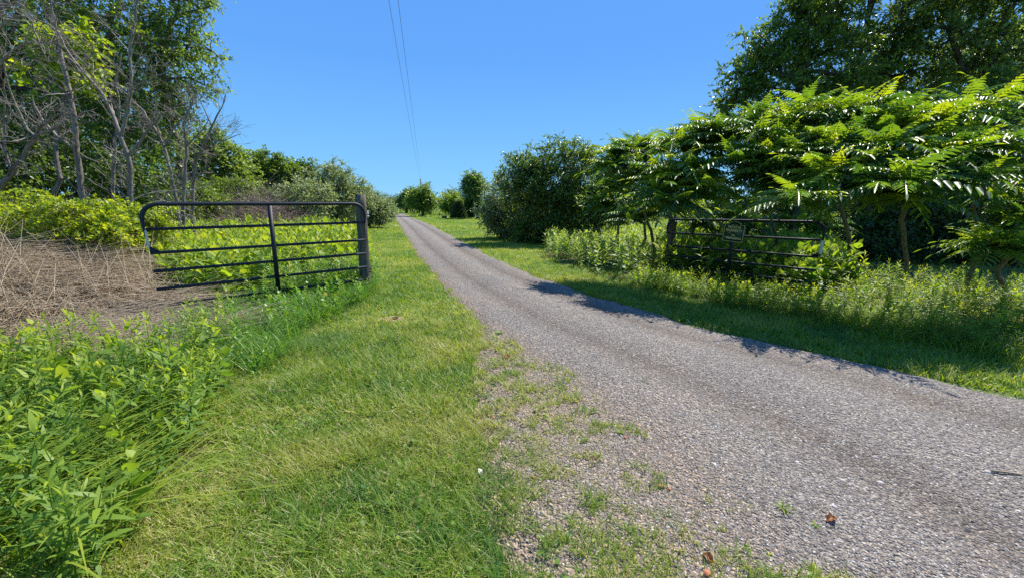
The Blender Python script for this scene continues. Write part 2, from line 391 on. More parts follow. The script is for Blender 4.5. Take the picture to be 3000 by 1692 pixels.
# gravel drive: one strip, ragged edges dipping into the ground, wheel tracks as attribute
def road_mesh():
    mb = MB(); NU = 90
    ys = [-4.0]
    while ys[-1] < YEND: ys.append(ys[-1] + max(.05, .02 * max(ys[-1], 0)))
    ys[-1] = YEND
    rows = []; att = []
    for y in ys:
        l = float(xL(y)) - .12; r = float(xR(y)) + .12
        u = np.linspace(0, 1, NU); x = l + (r - l) * u; rows.append(np.stack([x, np.full(NU, y)], -1)); 
        w0 = float(xB(y)); tu = (x - w0) / max(r - w0, .1)
        att.append(tu)
    # the bend at the far end
    rad = 14.0
    for k in range(1, 20):
        th = k / 19 * radians(75)
        cx = XC_END + rad * (1 - cos(th)); cy = YEND + rad * sin(th)
        u = np.linspace(-.5, .5, NU) * (W_END + .24)
        rows.append(np.stack([cx + u * cos(th), cy - u * sin(th)], -1)); att.append(np.linspace(0, 1, NU))
    G = np.array(rows); A = np.array(att); n = len(rows)
    U = np.linspace(0, 1, NU)[None, :].repeat(n, 0)
    X, Y = G[..., 0], G[..., 1]
    wid = np.hypot(X[:, -1] - X[:, 0], Y[:, -1] - Y[:, 0])[:, None]
    e = np.minimum(U, 1 - U) * wid                     # metres from the edge
    rag = (fbm(X, Y, .45, 31) - .5) * .34 + .13
    Z = terr(X, Y) + np.clip((e - rag) / .12, -1, 1) * .022 + .004
    Z += .03 * np.clip(1 - np.abs(A - .5) * 2, 0, 1) ** .5 * np.clip((e - .3), 0, 1)
    for c, w in ((.3, .09), (.72, .09)):
        Z -= .014 * np.exp(-((A - c) / w) ** 2)
    Z += (fbm(X, Y, .35, 33) - .5) * .012
    i, j = np.meshgrid(np.arange(n - 1), np.arange(NU - 1), indexing='ij')
    Q = np.stack([i * NU + j, i * NU + j + 1, (i + 1) * NU + j + 1, (i + 1) * NU + j], -1).reshape(-1, 4)
    mb.add(np.stack([X, Y, Z], -1).reshape(-1, 3), Q=Q, a=A.ravel())
    return mb

mt, nt, out = new_mat("gravel")
tc = nt.nodes.new("ShaderNodeTexCoord")
def vor(scale):
    v = nt.nodes.new("ShaderNodeTexVoronoi"); v.inputs['Scale'].default_value = scale; v.inputs['Randomness'].default_value = 1
    nt.links.new(tc.outputs['Object'], v.inputs['Vector']); return v
v1 = vor(70); v2 = vor(160); v3 = vor(34)
sx = nt.nodes.new("ShaderNodeSeparateColor"); nt.links.new(v1.outputs['Color'], sx.inputs[0])
sx2 = nt.nodes.new("ShaderNodeSeparateColor"); nt.links.new(v2.outputs['Color'], sx2.inputs[0])
st = [(0, (.07, .065, .065)), (.25, (.13, .118, .11)), (.5, (.205, .188, .175)), (.72, (.28, .258, .24)), (.9, (.42, .395, .365)), (1, (.66, .63, .58))]
r1 = ramp(nt, st, sx.outputs[0]); r2 = ramp(nt, st, sx2.outputs[0])
nl = nz_(1.1, 5); nl2 = nz_(.4, 3)
c = mix(r1.outputs[0], r2.outputs[0], None, 'MIX', .5)
warm = ramp(nt, [(.3, (.84, .81, .75)), (.5, (.95, .91, .82)), (.72, (1.06, .94, .79))], nl.outputs[0])
c = mix(c, warm.outputs[0], None, 'MULTIPLY', 1.0)
atr = nt.nodes.new("ShaderNodeAttribute"); atr.attribute_name = "rnd"
trk = ramp(nt, [(0, (1.2, 1.02, .84)), (.07, (1.04, .99, .93)), (.15, (1.12, 1.10, 1.08)), (.22, (.95, .91, .87)), (.28, (.66, .59, .53)), (.34, (.97, .93, .90)), (.44, (1.1, 1.09, 1.07)), (.55, (1.16, 1.15, 1.14)), (.64, (.93, .89, .85)), (.71, (.64, .57, .51)), (.79, (.96, .92, .88)), (.88, (1.08, 1.06, 1.03)), (1, (1.02, .93, .84))], atr.outputs['Fac'])
c = mix(c, trk.outputs[0], None, 'MULTIPLY', .9)
p = nt.nodes.new("ShaderNodeBsdfPrincipled"); p.inputs['Roughness'].default_value = .8; p.inputs['Specular IOR Level'].default_value = .3
nt.links.new(c, p.inputs['Base Color'])
ad = nt.nodes.new("ShaderNodeMath"); ad.operation = 'ADD'
nt.links.new(v1.outputs['Distance'], ad.inputs[0]); nt.links.new(v3.outputs['Distance'], ad.inputs[1])
bp = nt.nodes.new("ShaderNodeBump"); bp.inputs['Strength'].default_value = .9; bp.inputs['Distance'].default_value = .02; bp.invert = True
nt.links.new(ad.outputs[0], bp.inputs['Height']); nt.links.new(bp.outputs[0], p.inputs['Normal'])
nt.links.new(p.outputs[0], out.inputs[0])
M['gravel'] = mt
rd = road_mesh().obj("gravel_road", mt, smooth=True); tag(rd, "grey gravel drive running away between the open gates", None, None, 'structure')

def road_z(x, y):
    return terr(x, y) + .03 + .012

# ------------------------------------------------------------------ leaf and plant templates
LEAF6 = np.array([[0, 0, 0], [.30, .28, .07], [.26, .65, .05], [0, 1, -.10], [-.26, .65, .05], [-.30, .28, .07]])
LEAF6F = np.array([[0, 1, 2], [0, 2, 3], [0, 3, 4], [0, 4, 5]])
LEAF4 = np.array([[0, 0, 0], [.30, .45, .06], [0, 1, -.08], [-.30, .45, .06]])
LEAF4F = np.array([[0, 1, 2], [0, 2, 3]])
# ------------------------------------------------------------------ grass
def blades(mb, x, y, z, h, w, az, lean, bend, rnd, ns=2):
    n = len(x); side = np.stack([-np.sin(az), np.cos(az), np.zeros(n)], -1); fw = np.stack([np.cos(az), np.sin(az), np.zeros(n)], -1)
    base = np.stack([x, y, z], -1); rows = []
    for k in range(ns):
        t = k / ns; c = base + fw * ((lean * t + bend * t * t) * h)[:, None]; c[:, 2] += h * (t - .35 * np.minimum(bend, 1.2) * t * t)
        ww = w * (1 - .55 * t * t)
        rows += [c - side * ww[:, None] / 2, c + side * ww[:, None] / 2]
    c = base + fw * ((lean + bend) * h)[:, None]; c[:, 2] += h * (1 - .35 * np.minimum(bend, 1.2)); rows.append(c)
    k = 2 * ns + 1
    V = np.stack(rows, 1).reshape(-1, 3); o = (np.arange(n) * k)[:, None]
    T = []
    for s in range(ns - 1):
        a, b, c2, d = 2 * s, 2 * s + 1, 2 * s + 3, 2 * s + 2
        T += [np.concatenate([o + a, o + b, o + c2], 1), np.concatenate([o + a, o + c2, o + d], 1)]
    T.append(np.concatenate([o + 2 * ns - 2, o + 2 * ns - 1, o + 2 * ns], 1))
    mb.add(V, T=np.concatenate(T), a=np.repeat(np.clip(rnd, 0, 1), k))

def ring(n, r0, r1, a0=-62, a1=62):
    r = np.sqrt(R.random(n) * (r1 * r1 - r0 * r0) + r0 * r0); a = np.radians(R.uniform(a0, a1, n))
    return r * np.sin(a), r * np.cos(a)

def lawn():
    mb = MB()
    for r0, r1, dens, h, w, ns in ((.9, 2.6, 11500, .062, .0046, 2), (2.6, 5, 5600, .066, .0064, 2), (5, 10, 2600, .065, .009, 2), (10, 20, 800, .07, .017, 1), (20, 45, 190, .08, .036, 1), (45, 95, 30, .12, .09, 1)):
        area = radians(124) / 2 * (r1 * r1 - r0 * r0); n = int(area * dens)
        x, y = ring(n, r0, r1)
        t = onroad(x, y)
        tuft = fbm(x, y, .085, 50, 2)
        big = fbm(x, y, .45, 57, 2)
        keep = (t < .02) | ((t < .985) & (tuft + (big - .5) * .55 > .515 + .085 * t))
        keep &= ~(inpoly(x, y, P_thatch) & (R.random(n) < .97))
        keep &= ~(inpoly(x, y, P_soil) & (R.random(n) < .86)) & ~(inpoly(x, y, P_soil2) & (R.random(n) < .55))
        keep &= ~((inpoly(x, y, P_right) | inpoly(x, y, P_rback)) & (R.random(n) < .6))
        bare = fbm(x, y, .9, 63, 3)
        keep &= ~((bare > .66) & (R.random(n) < .45))
        x, y, t, tuft = x[keep], y[keep], t[keep], tuft[keep]; n = len(x)
        pn = fbm(x, y, .8, 60, 3); pn2 = fbm(x, y, 3.5, 66, 2)
        rn = .50 + (fbm(x, y, .22, 160, 2) - .5) * .7 + (pn - .5) * .9 + (pn2 - .5) * .5 + R.normal(0, .17 if r0 < 9 else .1, n) - .15 * (t > .02)
        dry = R.random(n) < (.14 + .5 * np.clip(.5 - pn, 0, 1)) * (1 if r0 < 5 else .5 if r0 < 10 else .12)
        rn = np.where(dry, R.random(n) * .16, np.clip(rn, .2, 1))
        hh = h * R.uniform(.4, 1.5, n) * (.45 + 1.3 * fbm(x, y, .3, 70, 3)) * np.where(dry, .7, 1) * np.where(t > .02, .62, 1)
        lean = R.uniform(.0, .8, n) + np.where(dry, .8, 0); bend = R.uniform(0, .9, n)
        blades(mb, x, y, terr(x, y) + np.where(t > .02, .018, -.004), hh, w * R.uniform(.6, 1.3, n), R.uniform(0, 2 * pi, n), lean, bend, rn, ns)
    x, y = ring(9000, 1.0, 7, -60, 40); k = (onroad(x, y) < .5) & (fbm(x, y, .35, 130, 2) > .56) & ~inpoly(x, y, P_thatch); x, y = x[k], y[k]; n = len(x)
    az = R.uniform(0, 2 * pi, n); inst(mb, LEAF6 * np.array([1.5, 1, 1]), LEAF6F, np.stack([x, y, terr(x, y) + R.uniform(.015, .05, n)], -1), np.stack([np.cos(az), np.sin(az), R.normal(0, .25, n)], -1), nrm(np.stack([R.normal(0, .4, n), R.normal(0, .4, n), np.ones(n)], -1)), R.uniform(.012, .034, n), np.clip(R.normal(.75, .2, n), .25, 1))
    o = mb.obj("lawn_grass", M['grass']); tag(o, "short mown grass with dry blades beside the drive", None, None, 'stuff')
lawn()

def in_poly_points(poly, n):
    p = np.array(poly); lo, hi = p.min(0), p.max(0)
    x = R.uniform(lo[0], hi[0], n * 3); y = R.uniform(lo[1], hi[1], n * 3)
    k = inpoly(x + (fbm(x, y, .5, 80) - .5) * .5, y + (fbm(x, y, .5, 84) - .5) * .5, poly)
    return x[k][:n], y[k][:n]

# ------------------------------------------------------------------ plant templates
def lance(W, curve):
    t = np.array([0, .3, .3, .65, .65, 1]); x = np.array([0, .5, -.5, .4, -.4, 0]) * W
    return np.stack([x, t, -curve * t * t + .02 * np.abs(x) / W], -1)
LANCEF = np.array([[0, 1, 2], [2, 1, 3], [2, 3, 4], [4, 3, 5]])

def t_weed(h, n, L, W, seed, droop=.35, curve=.35, top=True, ovate=False):
    """upright leafy stem: returns verts, tris, rnd"""
    r = np.random.default_rng(seed); mb = MB()
    lean = r.uniform(-.12, .12, 2) * h
    tt = np.linspace(0, 1, 6); stem = np.stack([lean[0] * tt ** 2, lean[1] * tt ** 2, h * tt], -1)
    i = np.arange(n); t = .06 + .94 * (i + .5) / n; az = i * 2.399 + r.normal(0, .3, n)
    pos = np.stack([lean[0] * t ** 2, lean[1] * t ** 2, h * t], -1)
    el = np.radians(20 + 55 * t ** 2.2 - droop * 40 * (1 - t)) + r.normal(0, .16, n)
    Y = np.stack([np.cos(az) * np.cos(el), np.sin(az) * np.cos(el), np.sin(el)], -1)
    N = np.stack([-np.cos(az) * np.sin(el), -np.sin(az) * np.sin(el), np.cos(el)], -1) + r.normal(0, .25, (n, 3))
    sc = L * (np.where(t > .8, 1 - (t - .8) * 2.6, 1) * np.where(t < .3, .75 + t, 1)) * r.uniform(.75, 1.2, n)
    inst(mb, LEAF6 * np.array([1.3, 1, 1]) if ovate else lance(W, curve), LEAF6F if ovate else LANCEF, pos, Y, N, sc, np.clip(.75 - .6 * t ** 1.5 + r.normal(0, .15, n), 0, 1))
    k = 3; th = np.arange(k) * 2 * pi / k; rr = .0035 * (1.3 - tt)
    V = stem[:, None, :] + rr[:, None, None] * np.stack([np.cos(th), np.sin(th), 0 * th], -1)[None]
    a = np.arange(5)[:, None] * k; j = np.arange(k)[None]; j2 = (j + 1) % k
    T = np.concatenate([np.stack([a + j, a + j2, a + k + j2], -1).reshape(-1, 3), np.stack([a + j, a + k + j2, a + k + j], -1).reshape(-1, 3)])
    mb.add(V.reshape(-1, 3), T=T, a=.8)
    return np.concatenate(mb.V).astype(float), np.concatenate(mb.T), np.concatenate(mb.A).astype(float)

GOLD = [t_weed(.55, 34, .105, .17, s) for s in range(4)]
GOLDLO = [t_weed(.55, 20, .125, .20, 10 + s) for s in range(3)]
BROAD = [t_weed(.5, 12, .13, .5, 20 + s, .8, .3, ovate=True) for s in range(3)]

def scatter(mb, templ, x, y, scale, tilt=.15, lift=0.0, rshift=None, z=None):
    n = len(x); which = R.integers(0, len(templ), n)
    az = R.uniform(0, 2 * pi, n)
    up = nrm(np.stack([R.normal(0, tilt, n), R.normal(0, tilt, n), np.ones(n)], -1))
    fw = np.stack([np.cos(az), np.sin(az), np.zeros(n)], -1)
    zz = terr(x, y) + lift if z is None else z
    pos = np.stack([x, y, zz], -1)
    rn = R.random(n) if rshift is None else np.clip(rshift + R.normal(0, .2, n), 0, 1)
    for k, (V, F, A) in enumerate(templ):
        s = which == k
        inst(mb, V, F, pos[s], nrm(np.cross(up[s], np.cross(fw[s], up[s]))), up[s], scale[s], rn[s], A, .6)

def patch(name, label, mat, poly, n, templ, s0, s1, tilt=.15, extra=None):
    mb = MB(); x, y = in_poly_points(poly, n)
    sc = R.uniform(s0, s1, len(x)) * (.75 + .55 * fbm(x, y, 1.0, 90, 2))
    scatter(mb, templ, x, y, sc, tilt, rshift=fbm(x, y, .7, 93, 2))
    if extra: extra(mb)
    o = mb.obj(name, mat); tag(o, label, None, None, 'stuff'); return o

# foreground left: goldenrod and long grass
def fore_extra(mb):
    x, y = in_poly_points(P_fore, 5200); n = len(x)
    ll = in_poly_points(gpoly([(-300, 1400), (120, 1400), (260, 1600), (200, 1760), (-400, 1760)]), 130); q = len(ll[0])
    blades(mb, ll[0], ll[1], terr(*ll), R.uniform(.35, .6, q), R.uniform(.007, .013, q), R.uniform(-.9, 1.4, q), R.uniform(.3, .8, q), R.uniform(.5, 1.2, q), np.clip(.2 + R.normal(0, .15, q), 0, 1), 7)
    blades(mb, x, y, terr(x, y), R.uniform(.12, .34, n), R.uniform(.004, .009, n), R.uniform(0, 2 * pi, n), R.uniform(.1, .7, n), R.uniform(.2, 1.3, n), np.clip(.35 + R.normal(0, .22, n), 0, 1), 4)
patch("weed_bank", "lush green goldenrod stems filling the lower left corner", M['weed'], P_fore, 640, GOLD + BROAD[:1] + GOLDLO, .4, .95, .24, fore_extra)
def front_extra(mb):
    x, y = in_poly_points(gpoly([(760, 915), (900, 880), (1092, 850), (1098, 812), (1000, 812), (820, 860)]), 170); scatter(mb, GOLD, x, y, R.uniform(.75, 1.15, len(x)), .16)
    x, y = in_poly_points(P_front, 9000); n = len(x)
    blades(mb, x, y, terr(x, y), R.uniform(.14, .36, n), R.uniform(.004, .009, n), R.uniform(0, 2 * pi, n), R.uniform(.05, .6, n), R.uniform(.2, 1.4, n), np.clip(.55 + R.normal(0, .2, n), 0, 1), 4)
patch("tall_grass", "tall unmown grass and weeds growing in front of the left gate", M['tallgrass'], P_front, 330, GOLDLO + BROAD[:1], .35, .75, .2, front_extra)
def gw_extra(mb):
    x, y = in_poly_points(P_gw_in, 700)
    k = (fbm(x, y, 1.2, 97) > .42); x, y = x[k], y[k]
    scatter(mb, BROAD, x, y, R.uniform(.9, 1.7, len(x)), .25)
P_gw_in = gpoly([(560, 890), (760, 862), (1040, 812), (1085, 770), (1040, 735), (980, 715), (930, 690), (400, 690), (300, 740), (420, 800)])
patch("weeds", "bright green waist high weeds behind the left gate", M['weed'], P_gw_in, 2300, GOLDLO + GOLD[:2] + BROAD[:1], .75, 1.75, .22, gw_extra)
P_rsilver = gpoly([(1590, 748), (1700, 790), (1830, 828), (1900, 815), (1930, 740), (1900, 700), (1720, 690), (1620, 715)])
patch("silver_weeds", "pale green feathery weeds left of the right hand gate post", M['weed_silver'], P_rsilver, 1000, GOLDLO + BROAD[:1], .75, 1.45, .16)
P_rgate = gpoly([(1940, 812), (2410, 885), (2520, 850), (2450, 800), (2350, 730), (1950, 715)])
P_rgf = gpoly([(1820, 830), (1900, 850), (2150, 905), (2440, 955), (2470, 900), (2410, 884), (1940, 810), (1900, 810)])
def rg_extra(mb):
    x, y = in_poly_points(P_rgf, 620); scatter(mb, GOLDLO + BROAD[:1], x, y, R.uniform(.3, .7, len(x)), .2)
    x, y = in_poly_points(P_rgf, 3000); n = len(x)
    blades(mb, x, y, terr(x, y), R.uniform(.1, .3, n), R.uniform(.006, .011, n), R.uniform(0, 2 * pi, n), R.uniform(.05, .6, n), R.uniform(.2, 1.2, n), np.clip(.6 + R.normal(0, .2, n), 0, 1), 3)
patch("shaded_weeds", "dark green weeds under and around the right hand gate", M['weed'], P_rgate, 1500, GOLDLO + BROAD, .9, 1.75, .16, rg_extra)
P_rfront = gpoly([(2430, 948), (2600, 980), (2795, 1022), (3100, 1080), (3500, 1160), (3800, 980), (3000, 860), (2560, 825), (2470, 840)])
def rf_extra(mb):
    x, y = in_poly_points(P_rfront, 110); scatter(mb, GOLD, x, y, R.uniform(.75, 1.1, len(x)), .15)
    x, y = in_poly_points(gpoly([(2420, 955), (2795, 1030), (3200, 1110), (3500, 1100), (2900, 970), (2450, 900)]), 3500); n = len(x)
    blades(mb, x, y, terr(x, y), R.uniform(.1, .32, n), R.uniform(.005, .010, n), R.uniform(0, 2 * pi, n), R.uniform(.05, .7, n), R.uniform(.2, 1.3, n), np.clip(.5 + R.normal(0, .2, n), 0, 1), 4)
patch("weed_hedge", "dense leafy weeds along the right edge of the drive", M['weed'], P_rfront, 1000, GOLD + GOLDLO + BROAD[:1], .38, .82, .2, rf_extra)

# dry thatch at left
def thatch():
    mb = MB(); n = 34000
    x, y = in_poly_points(P_thatch, n); n = len(x)
    mound = lambda x, y: terr(x, y) + .07 * fbm(x, y, 1.1, 110, 2) + np.clip((-x - 4.6) * .24, 0, .7)
    az = np.where(R.random(n) < .6, R.normal(-.15, .35, n), R.uniform(0, 2 * pi, n)) + np.where(R.random(n) < .5, pi, 0)
    L = R.uniform(.25, 1.15, n) * np.clip((-x - 1.7) * .55, .25, 1)
    az = np.where(R.random(n) < .8, (fbm(x, y, .8, 150, 2) - .5) * 2.6 - .25 + R.normal(0, .22, n), az)
    z = mound(x, y) + R.uniform(-.05, .05, n) + .12 * np.clip(fbm(x, y, .25, 140, 2) - .5, 0, 1)
    el = R.normal(.03, .12, n)
    d = np.stack([np.cos(az) * np.cos(el), np.sin(az) * np.cos(el), np.sin(el)], -1)
    p0 = np.stack([x, y, z], -1); p2 = p0 + d * L[:, None]; p1 = (p0 + p2) / 2 + np.array([0, 0, 1]) * (R.normal(.01, .03, n))[:, None]
    w = R.uniform(.0016, .0042, n) * np.where(R.random(n) < .1, 1.5, 1)
    tubes_batch(mb, p0, p1, p2, w, w * .6, 3, R.beta(.9, 1.9, n))
    # stalks still leaning upright, mostly sweeping down to the right
    n = 1500; x, y = in_poly_points(P_thatch, n); k = R.random(len(x)) < np.clip((-x - 2.4) * .45, .12, 1); x, y = x[k], y[k]; n = len(x)
    az = R.normal(2.7, .5, n); el = np.radians(R.uniform(12, 60, n)); L = R.uniform(.4, 1.1, n)
    d = np.stack([np.cos(az) * np.cos(el), np.sin(az) * np.cos(el), np.sin(el)], -1)
    p0 = np.stack([x, y, mound(x, y) - .03], -1); L = L * np.clip((-x - 3.2) * .6, .25, 1.15); p2 = p0 + d * L[:, None]; p2[:, 2] -= .1 * L; p1 = (p0 + p2) / 2 + np.array([0, 0, .06]) * L[:, None]
    tubes_batch(mb, p0, p1, p2, np.full(n, .0032), np.full(n, .0012), 3, R.beta(1.5, 3, n))
    # the matted layer under the stalks
    p = np.array(P_thatch); lo, hi = p.min(0), p.max(0); s = .07
    ax = np.arange(lo[0], hi[0], s); ay = np.arange(lo[1], hi[1], s); X, Y = np.meshgrid(ax, ay, indexing='ij')
    Z = mound(X, Y) + (fbm(X, Y, .12, 115, 2) - .5) * .10 - .045
    ins = inpoly(X, Y, P_thatch); ny_ = len(ay)
    i, j = np.meshgrid(np.arange(len(ax) - 1), np.arange(ny_ - 1), indexing='ij')
    ok = ins[:-1, :-1] & ins[1:, :-1] & ins[:-1, 1:] & ins[1:, 1:]
    Q = np.stack([i * ny_ + j, (i + 1) * ny_ + j, (i + 1) * ny_ + j + 1, i * ny_ + j + 1], -1)[ok]
    mb.add(np.stack([X, Y, Z], -1).reshape(-1, 3), Q=Q, a=np.clip(.7 + .5 * (R.random(X.size) - .5), 0, 1))
    o = mb.obj("dry_straw", M['straw']); tag(o, "flattened mat of dry tan straw at the left of the gate", None, None, 'stuff')
thatch()

# tufts of thin grass growing in the grit between lawn and gravel
def tufts():
    mb = MB(); x, y = ring(16000, 1.15, 6.5, -20, 45); t = onroad(x, y); k = (t > .05) & (t < 1) & (R.random(len(x)) < .19 * (1.1 - t)) ; tx, ty = x[k], y[k]
    fx, fy = ring(60, 1.3, 4.5, 8, 45); tx = np.concatenate([tx, fx]); ty = np.concatenate([ty, fy])
    q = R.integers(8, 34, len(tx)); sp = np.repeat(R.uniform(.012, .05, len(tx)), q); hh = np.repeat(R.uniform(.015, .05, len(tx)), q); tone = np.repeat(R.uniform(.1, .8, len(tx)), q)
    x = np.repeat(tx, q) + R.normal(0, 1, q.sum()) * sp; y = np.repeat(ty, q) + R.normal(0, 1, q.sum()) * sp; n = len(x)
    blades(mb, x, y, terr(x, y) + .016, hh * R.uniform(.5, 1.4, n), R.uniform(.002, .0042, n), np.arctan2(y - np.repeat(ty, q), x - np.repeat(tx, q)), R.uniform(.2, 1.3, n), R.uniform(0, .9, n), np.clip(tone + R.normal(0, .15, n), 0, 1), 2)
    o = mb.obj("grass_tufts", M['grass']); tag(o, "thin scattered grass tufts in the grit beside the gravel", None, None, 'stuff')
tufts()

# loose stones
def stones():
    O = np.array([[1, 0, 0], [0, 1, 0], [-1, 0, 0], [0, -1, 0], [0, 0, 1], [.7, .7, .35], [-.7, .6, .3], [.6, -.75, .3], [-.65, -.7, .35]]) * np.array([1, .8, .55])
    F = np.array([[0, 5, 4], [5, 1, 4], [1, 6, 4], [6, 2, 4], [2, 8, 4], [8, 3, 4], [3, 7, 4], [7, 0, 4]])
    mb = MB()
    for r0, r1, n, s0, s1 in ((1.0, 2.6, 36000, .003, .009), (2.6, 5.5, 46000, .004, .0115), (5.5, 12, 30000, .007, .015)):
        x, y = ring(n, r0, r1, -25, 62); t = onroad(x, y); k = (t > .12) & (R.random(n) < .35 + .65 * t); x, y = x[k], y[k]; n = len(x)
        az = R.uniform(0, 2 * pi, n); sc = s0 + (s1 - s0) * R.beta(1.3, 4.5, n) * 1.2
        pos = np.stack([x, y, ROADZ(x, y) + sc * .05], -1)
        rn = np.clip(R.normal(.45, .2, n) + np.where(R.random(n) < .06, .4, 0), 0, 1)
        inst(mb, O, F, pos, np.stack([np.cos(az), np.sin(az), R.normal(0, .15, n)], -1), nrm(np.stack([R.normal(0, .25, n), R.normal(0, .25, n), np.ones(n)], -1)), sc, rn)
    o = mb.obj("loose_gravel", M['stone']); tag(o, "loose grey and white stones scattered over the drive", None, None, 'stuff')
# exact height of the road surface by ray casting its mesh
from mathutils.bvhtree import BVHTree
_bv = BVHTree.FromPolygons([v.co[:] for v in rd.data.vertices], [p_.vertices[:] for p_ in rd.data.polygons])
def ROADZ(x, y):
    out_ = np.empty(len(x))
    dn = Vector((0, 0, -1))
    for q in range(len(x)):
        h = _bv.ray_cast(Vector((x[q], y[q], 2)), dn)[0]
        out_[q] = h.z if h is not None else 0
    return np.maximum(out_, terr(x, y))
stones()

# ------------------------------------------------------------------ trees and shrubs
def skeleton(base, lobes, n, up_bias=.5, trunk_r=.1, lean=None, shell=.55, trunk_to=None):
    """nodes, parents: clusters sampled in the lobes are tied one by one to the nearest earlier node"""
    base = np.asarray(base, float)
    lob = np.array(lobes, float); c = lob[:, :3]; r = lob[:, 3]
    w = r ** 2; w = w / w.sum()
    which = R.choice(len(lob), n, p=w)
    d = rand_dir(n); d[:, 2] = np.where(d[:, 2] < -.5, d[:, 2] * .6, d[:, 2])
    rad = (shell + (1 - shell) * R.random(n)) * R.uniform(.85, 1.12, n)
    pts = c[which] + d * (rad * r[which])[:, None] * np.array([1, 1, .9])
    pts[:, 2] = np.maximum(pts[:, 2], base[2] + .15)
    cen = np.average(c, axis=0, weights=w)
    top = trunk_to if trunk_to is not None else base + (cen - base) * np.array([.8, .8, 1.05])
    tt = np.linspace(0, 1, 6)[:, None]
    trunk = base + (top - base) * tt + np.array([1, 1, 0]) * R.normal(0, .04, (6, 3)) * np.linalg.norm(top - base) * tt * (1 - tt) * 3
    nodes = list(trunk); par = [-1, 0, 1, 2, 3, 4]
    # lobe hubs first, then the clusters from the inside out
    hubs = list(c[np.argsort(np.linalg.norm(c - top, axis=1))])
    order = np.argsort(np.linalg.norm(pts - c[which], axis=1) + np.linalg.norm(c[which] - top, axis=1) * .5)
    leafy = []
    for q, p_ in enumerate(hubs + [pts[i] for i in order]):
        A = np.array(nodes); v = p_ - A; dist = np.linalg.norm(v, axis=1)
        cost = dist + up_bias * np.maximum(-v[:, 2], 0) + (.6 * dist if False else 0)
        cost[0] += 2 + dist[0]
        j = int(np.argmin(cost))
        nodes.append(p_); par.append(j)
        if q >= len(hubs): leafy.append(len(nodes) - 1)
    nodes = np.array(nodes); par = np.array(par)
    cnt = np.ones(len(nodes))
    for i in range(len(nodes) - 1, 0, -1): cnt[par[i]] += cnt[i]
    rad = trunk_r * (cnt / cnt[0]) ** .48
    return nodes, par, rad, np.array(leafy)

def wood_mesh(nodes, par, rad, k=5, minr=.004, bow=.08):
    mb = MB(); i = np.arange(1, len(nodes)); p0 = nodes[par[i]]; p2 = nodes[i]
    L = np.linalg.norm(p2 - p0, axis=1, keepdims=True)
    p1 = (p0 + p2) / 2 + R.normal(0, bow, p0.shape) * L + np.array([0, 0, .06]) * L
    tubes_batch(mb, p0, p1, p2, np.maximum(np.minimum(rad[par[i]], rad[i] * 1.5), minr), np.maximum(rad[i], minr), k, R.random(len(i)))
    return mb

def foliage(leaf, wood, pos, dirs, twigs, tl, per, size, tmpl, spread=.8, up=.25, droop=.25, rshift=0.0, twig_r=.003):
    n = len(pos); T, F = tmpl
    P = np.repeat(pos, twigs, 0); D = np.repeat(dirs, twigs, 0); m_ = len(P)
    d = nrm(D * (1 - spread) + rand_dir(m_) * spread + np.array([0, 0, up]))
    L = tl * R.uniform(.45, 1.25, m_)
    def pt(t): 
        return P + d * (L * t)[:, None] - np.array([0, 0, 1.]) * (droop * L * t * t)[:, None]
    if wood is not None:
        tubes_batch(wood, P, pt(np.full(m_, .5)), pt(np.full(m_, .95)), np.full(m_, twig_r * 1.6), np.full(m_, twig_r * .5), 3, .5)
    cl_r = np.repeat(R.normal(0, .12, n), twigs) + R.normal(0, .08, m_)
    for k in range(per):
        t = (k + R.random(m_)) / per * .85 + .15
        p_ = pt(t); side = rand_dir(m_)
        Y = nrm(d * .55 + side * .75 + np.array([0, 0, -.15]))
        N = nrm(np.array([0, 0, 1.]) + rand_dir(m_) * .75)
        inst(leaf, T, F, p_, Y, N, size * R.uniform(.6, 1.25, m_), np.clip(.5 + rshift + cl_r + R.normal(0, .2, m_), 0, 1))

def px_lobes(lobes, d, rs=1.0):
    out_ = []
    for l in lobes:
        px, py, rp = l[:3]; dd = d + (l[3] if len(l) > 3 else 0)
        p_ = at(px, py, dd); out_.append((*p_, rp * rs / FPX * dd))
    return out_

def tree(name, label, cat, group, base_px, d, lobes, n, leafmat, barkmat, size=.09, twigs=7, tl=.45, per=10, tmpl=(LEAF6, LEAF6F), trunk_r=.12, droop=.25, spread=.8, shell=.5, up=.25, rshift=0., extra_lobes=(), twigwood=True, stem='trunk', k=5):
    b = at(base_px, 700, d); b = np.array([b[0], b[1], float(terr(b[0], b[1])) - .05])
    lob = px_lobes(lobes, d, 1.25 if name == 'shrub' else 1.08) + [tuple(l) for l in extra_lobes]
    nodes, par, rad, leafy = skeleton(b, lob, n, trunk_r=trunk_r, shell=shell)
    root = thing(name, label, cat, b, 0, group)
    wm = wood_mesh(nodes, par, rad, k)
    lm = MB()
    dirs = nrm(nodes[leafy] - nodes[par[leafy]])
    foliage(lm, wm if twigwood else None, nodes[leafy], dirs, twigs, tl, per, size, tmpl, spread, up, droop, rshift, max(.0022, d * .00022))
    wm.obj(stem, barkmat, root, b); lm.obj("crown", leafmat, root, b)
    return root

L6 = (LEAF6, LEAF6F); L4 = (LEAF4, LEAF4F)
gl = "leafy trees of the wood on the left"; gr_ = "tall dark trees on the right"
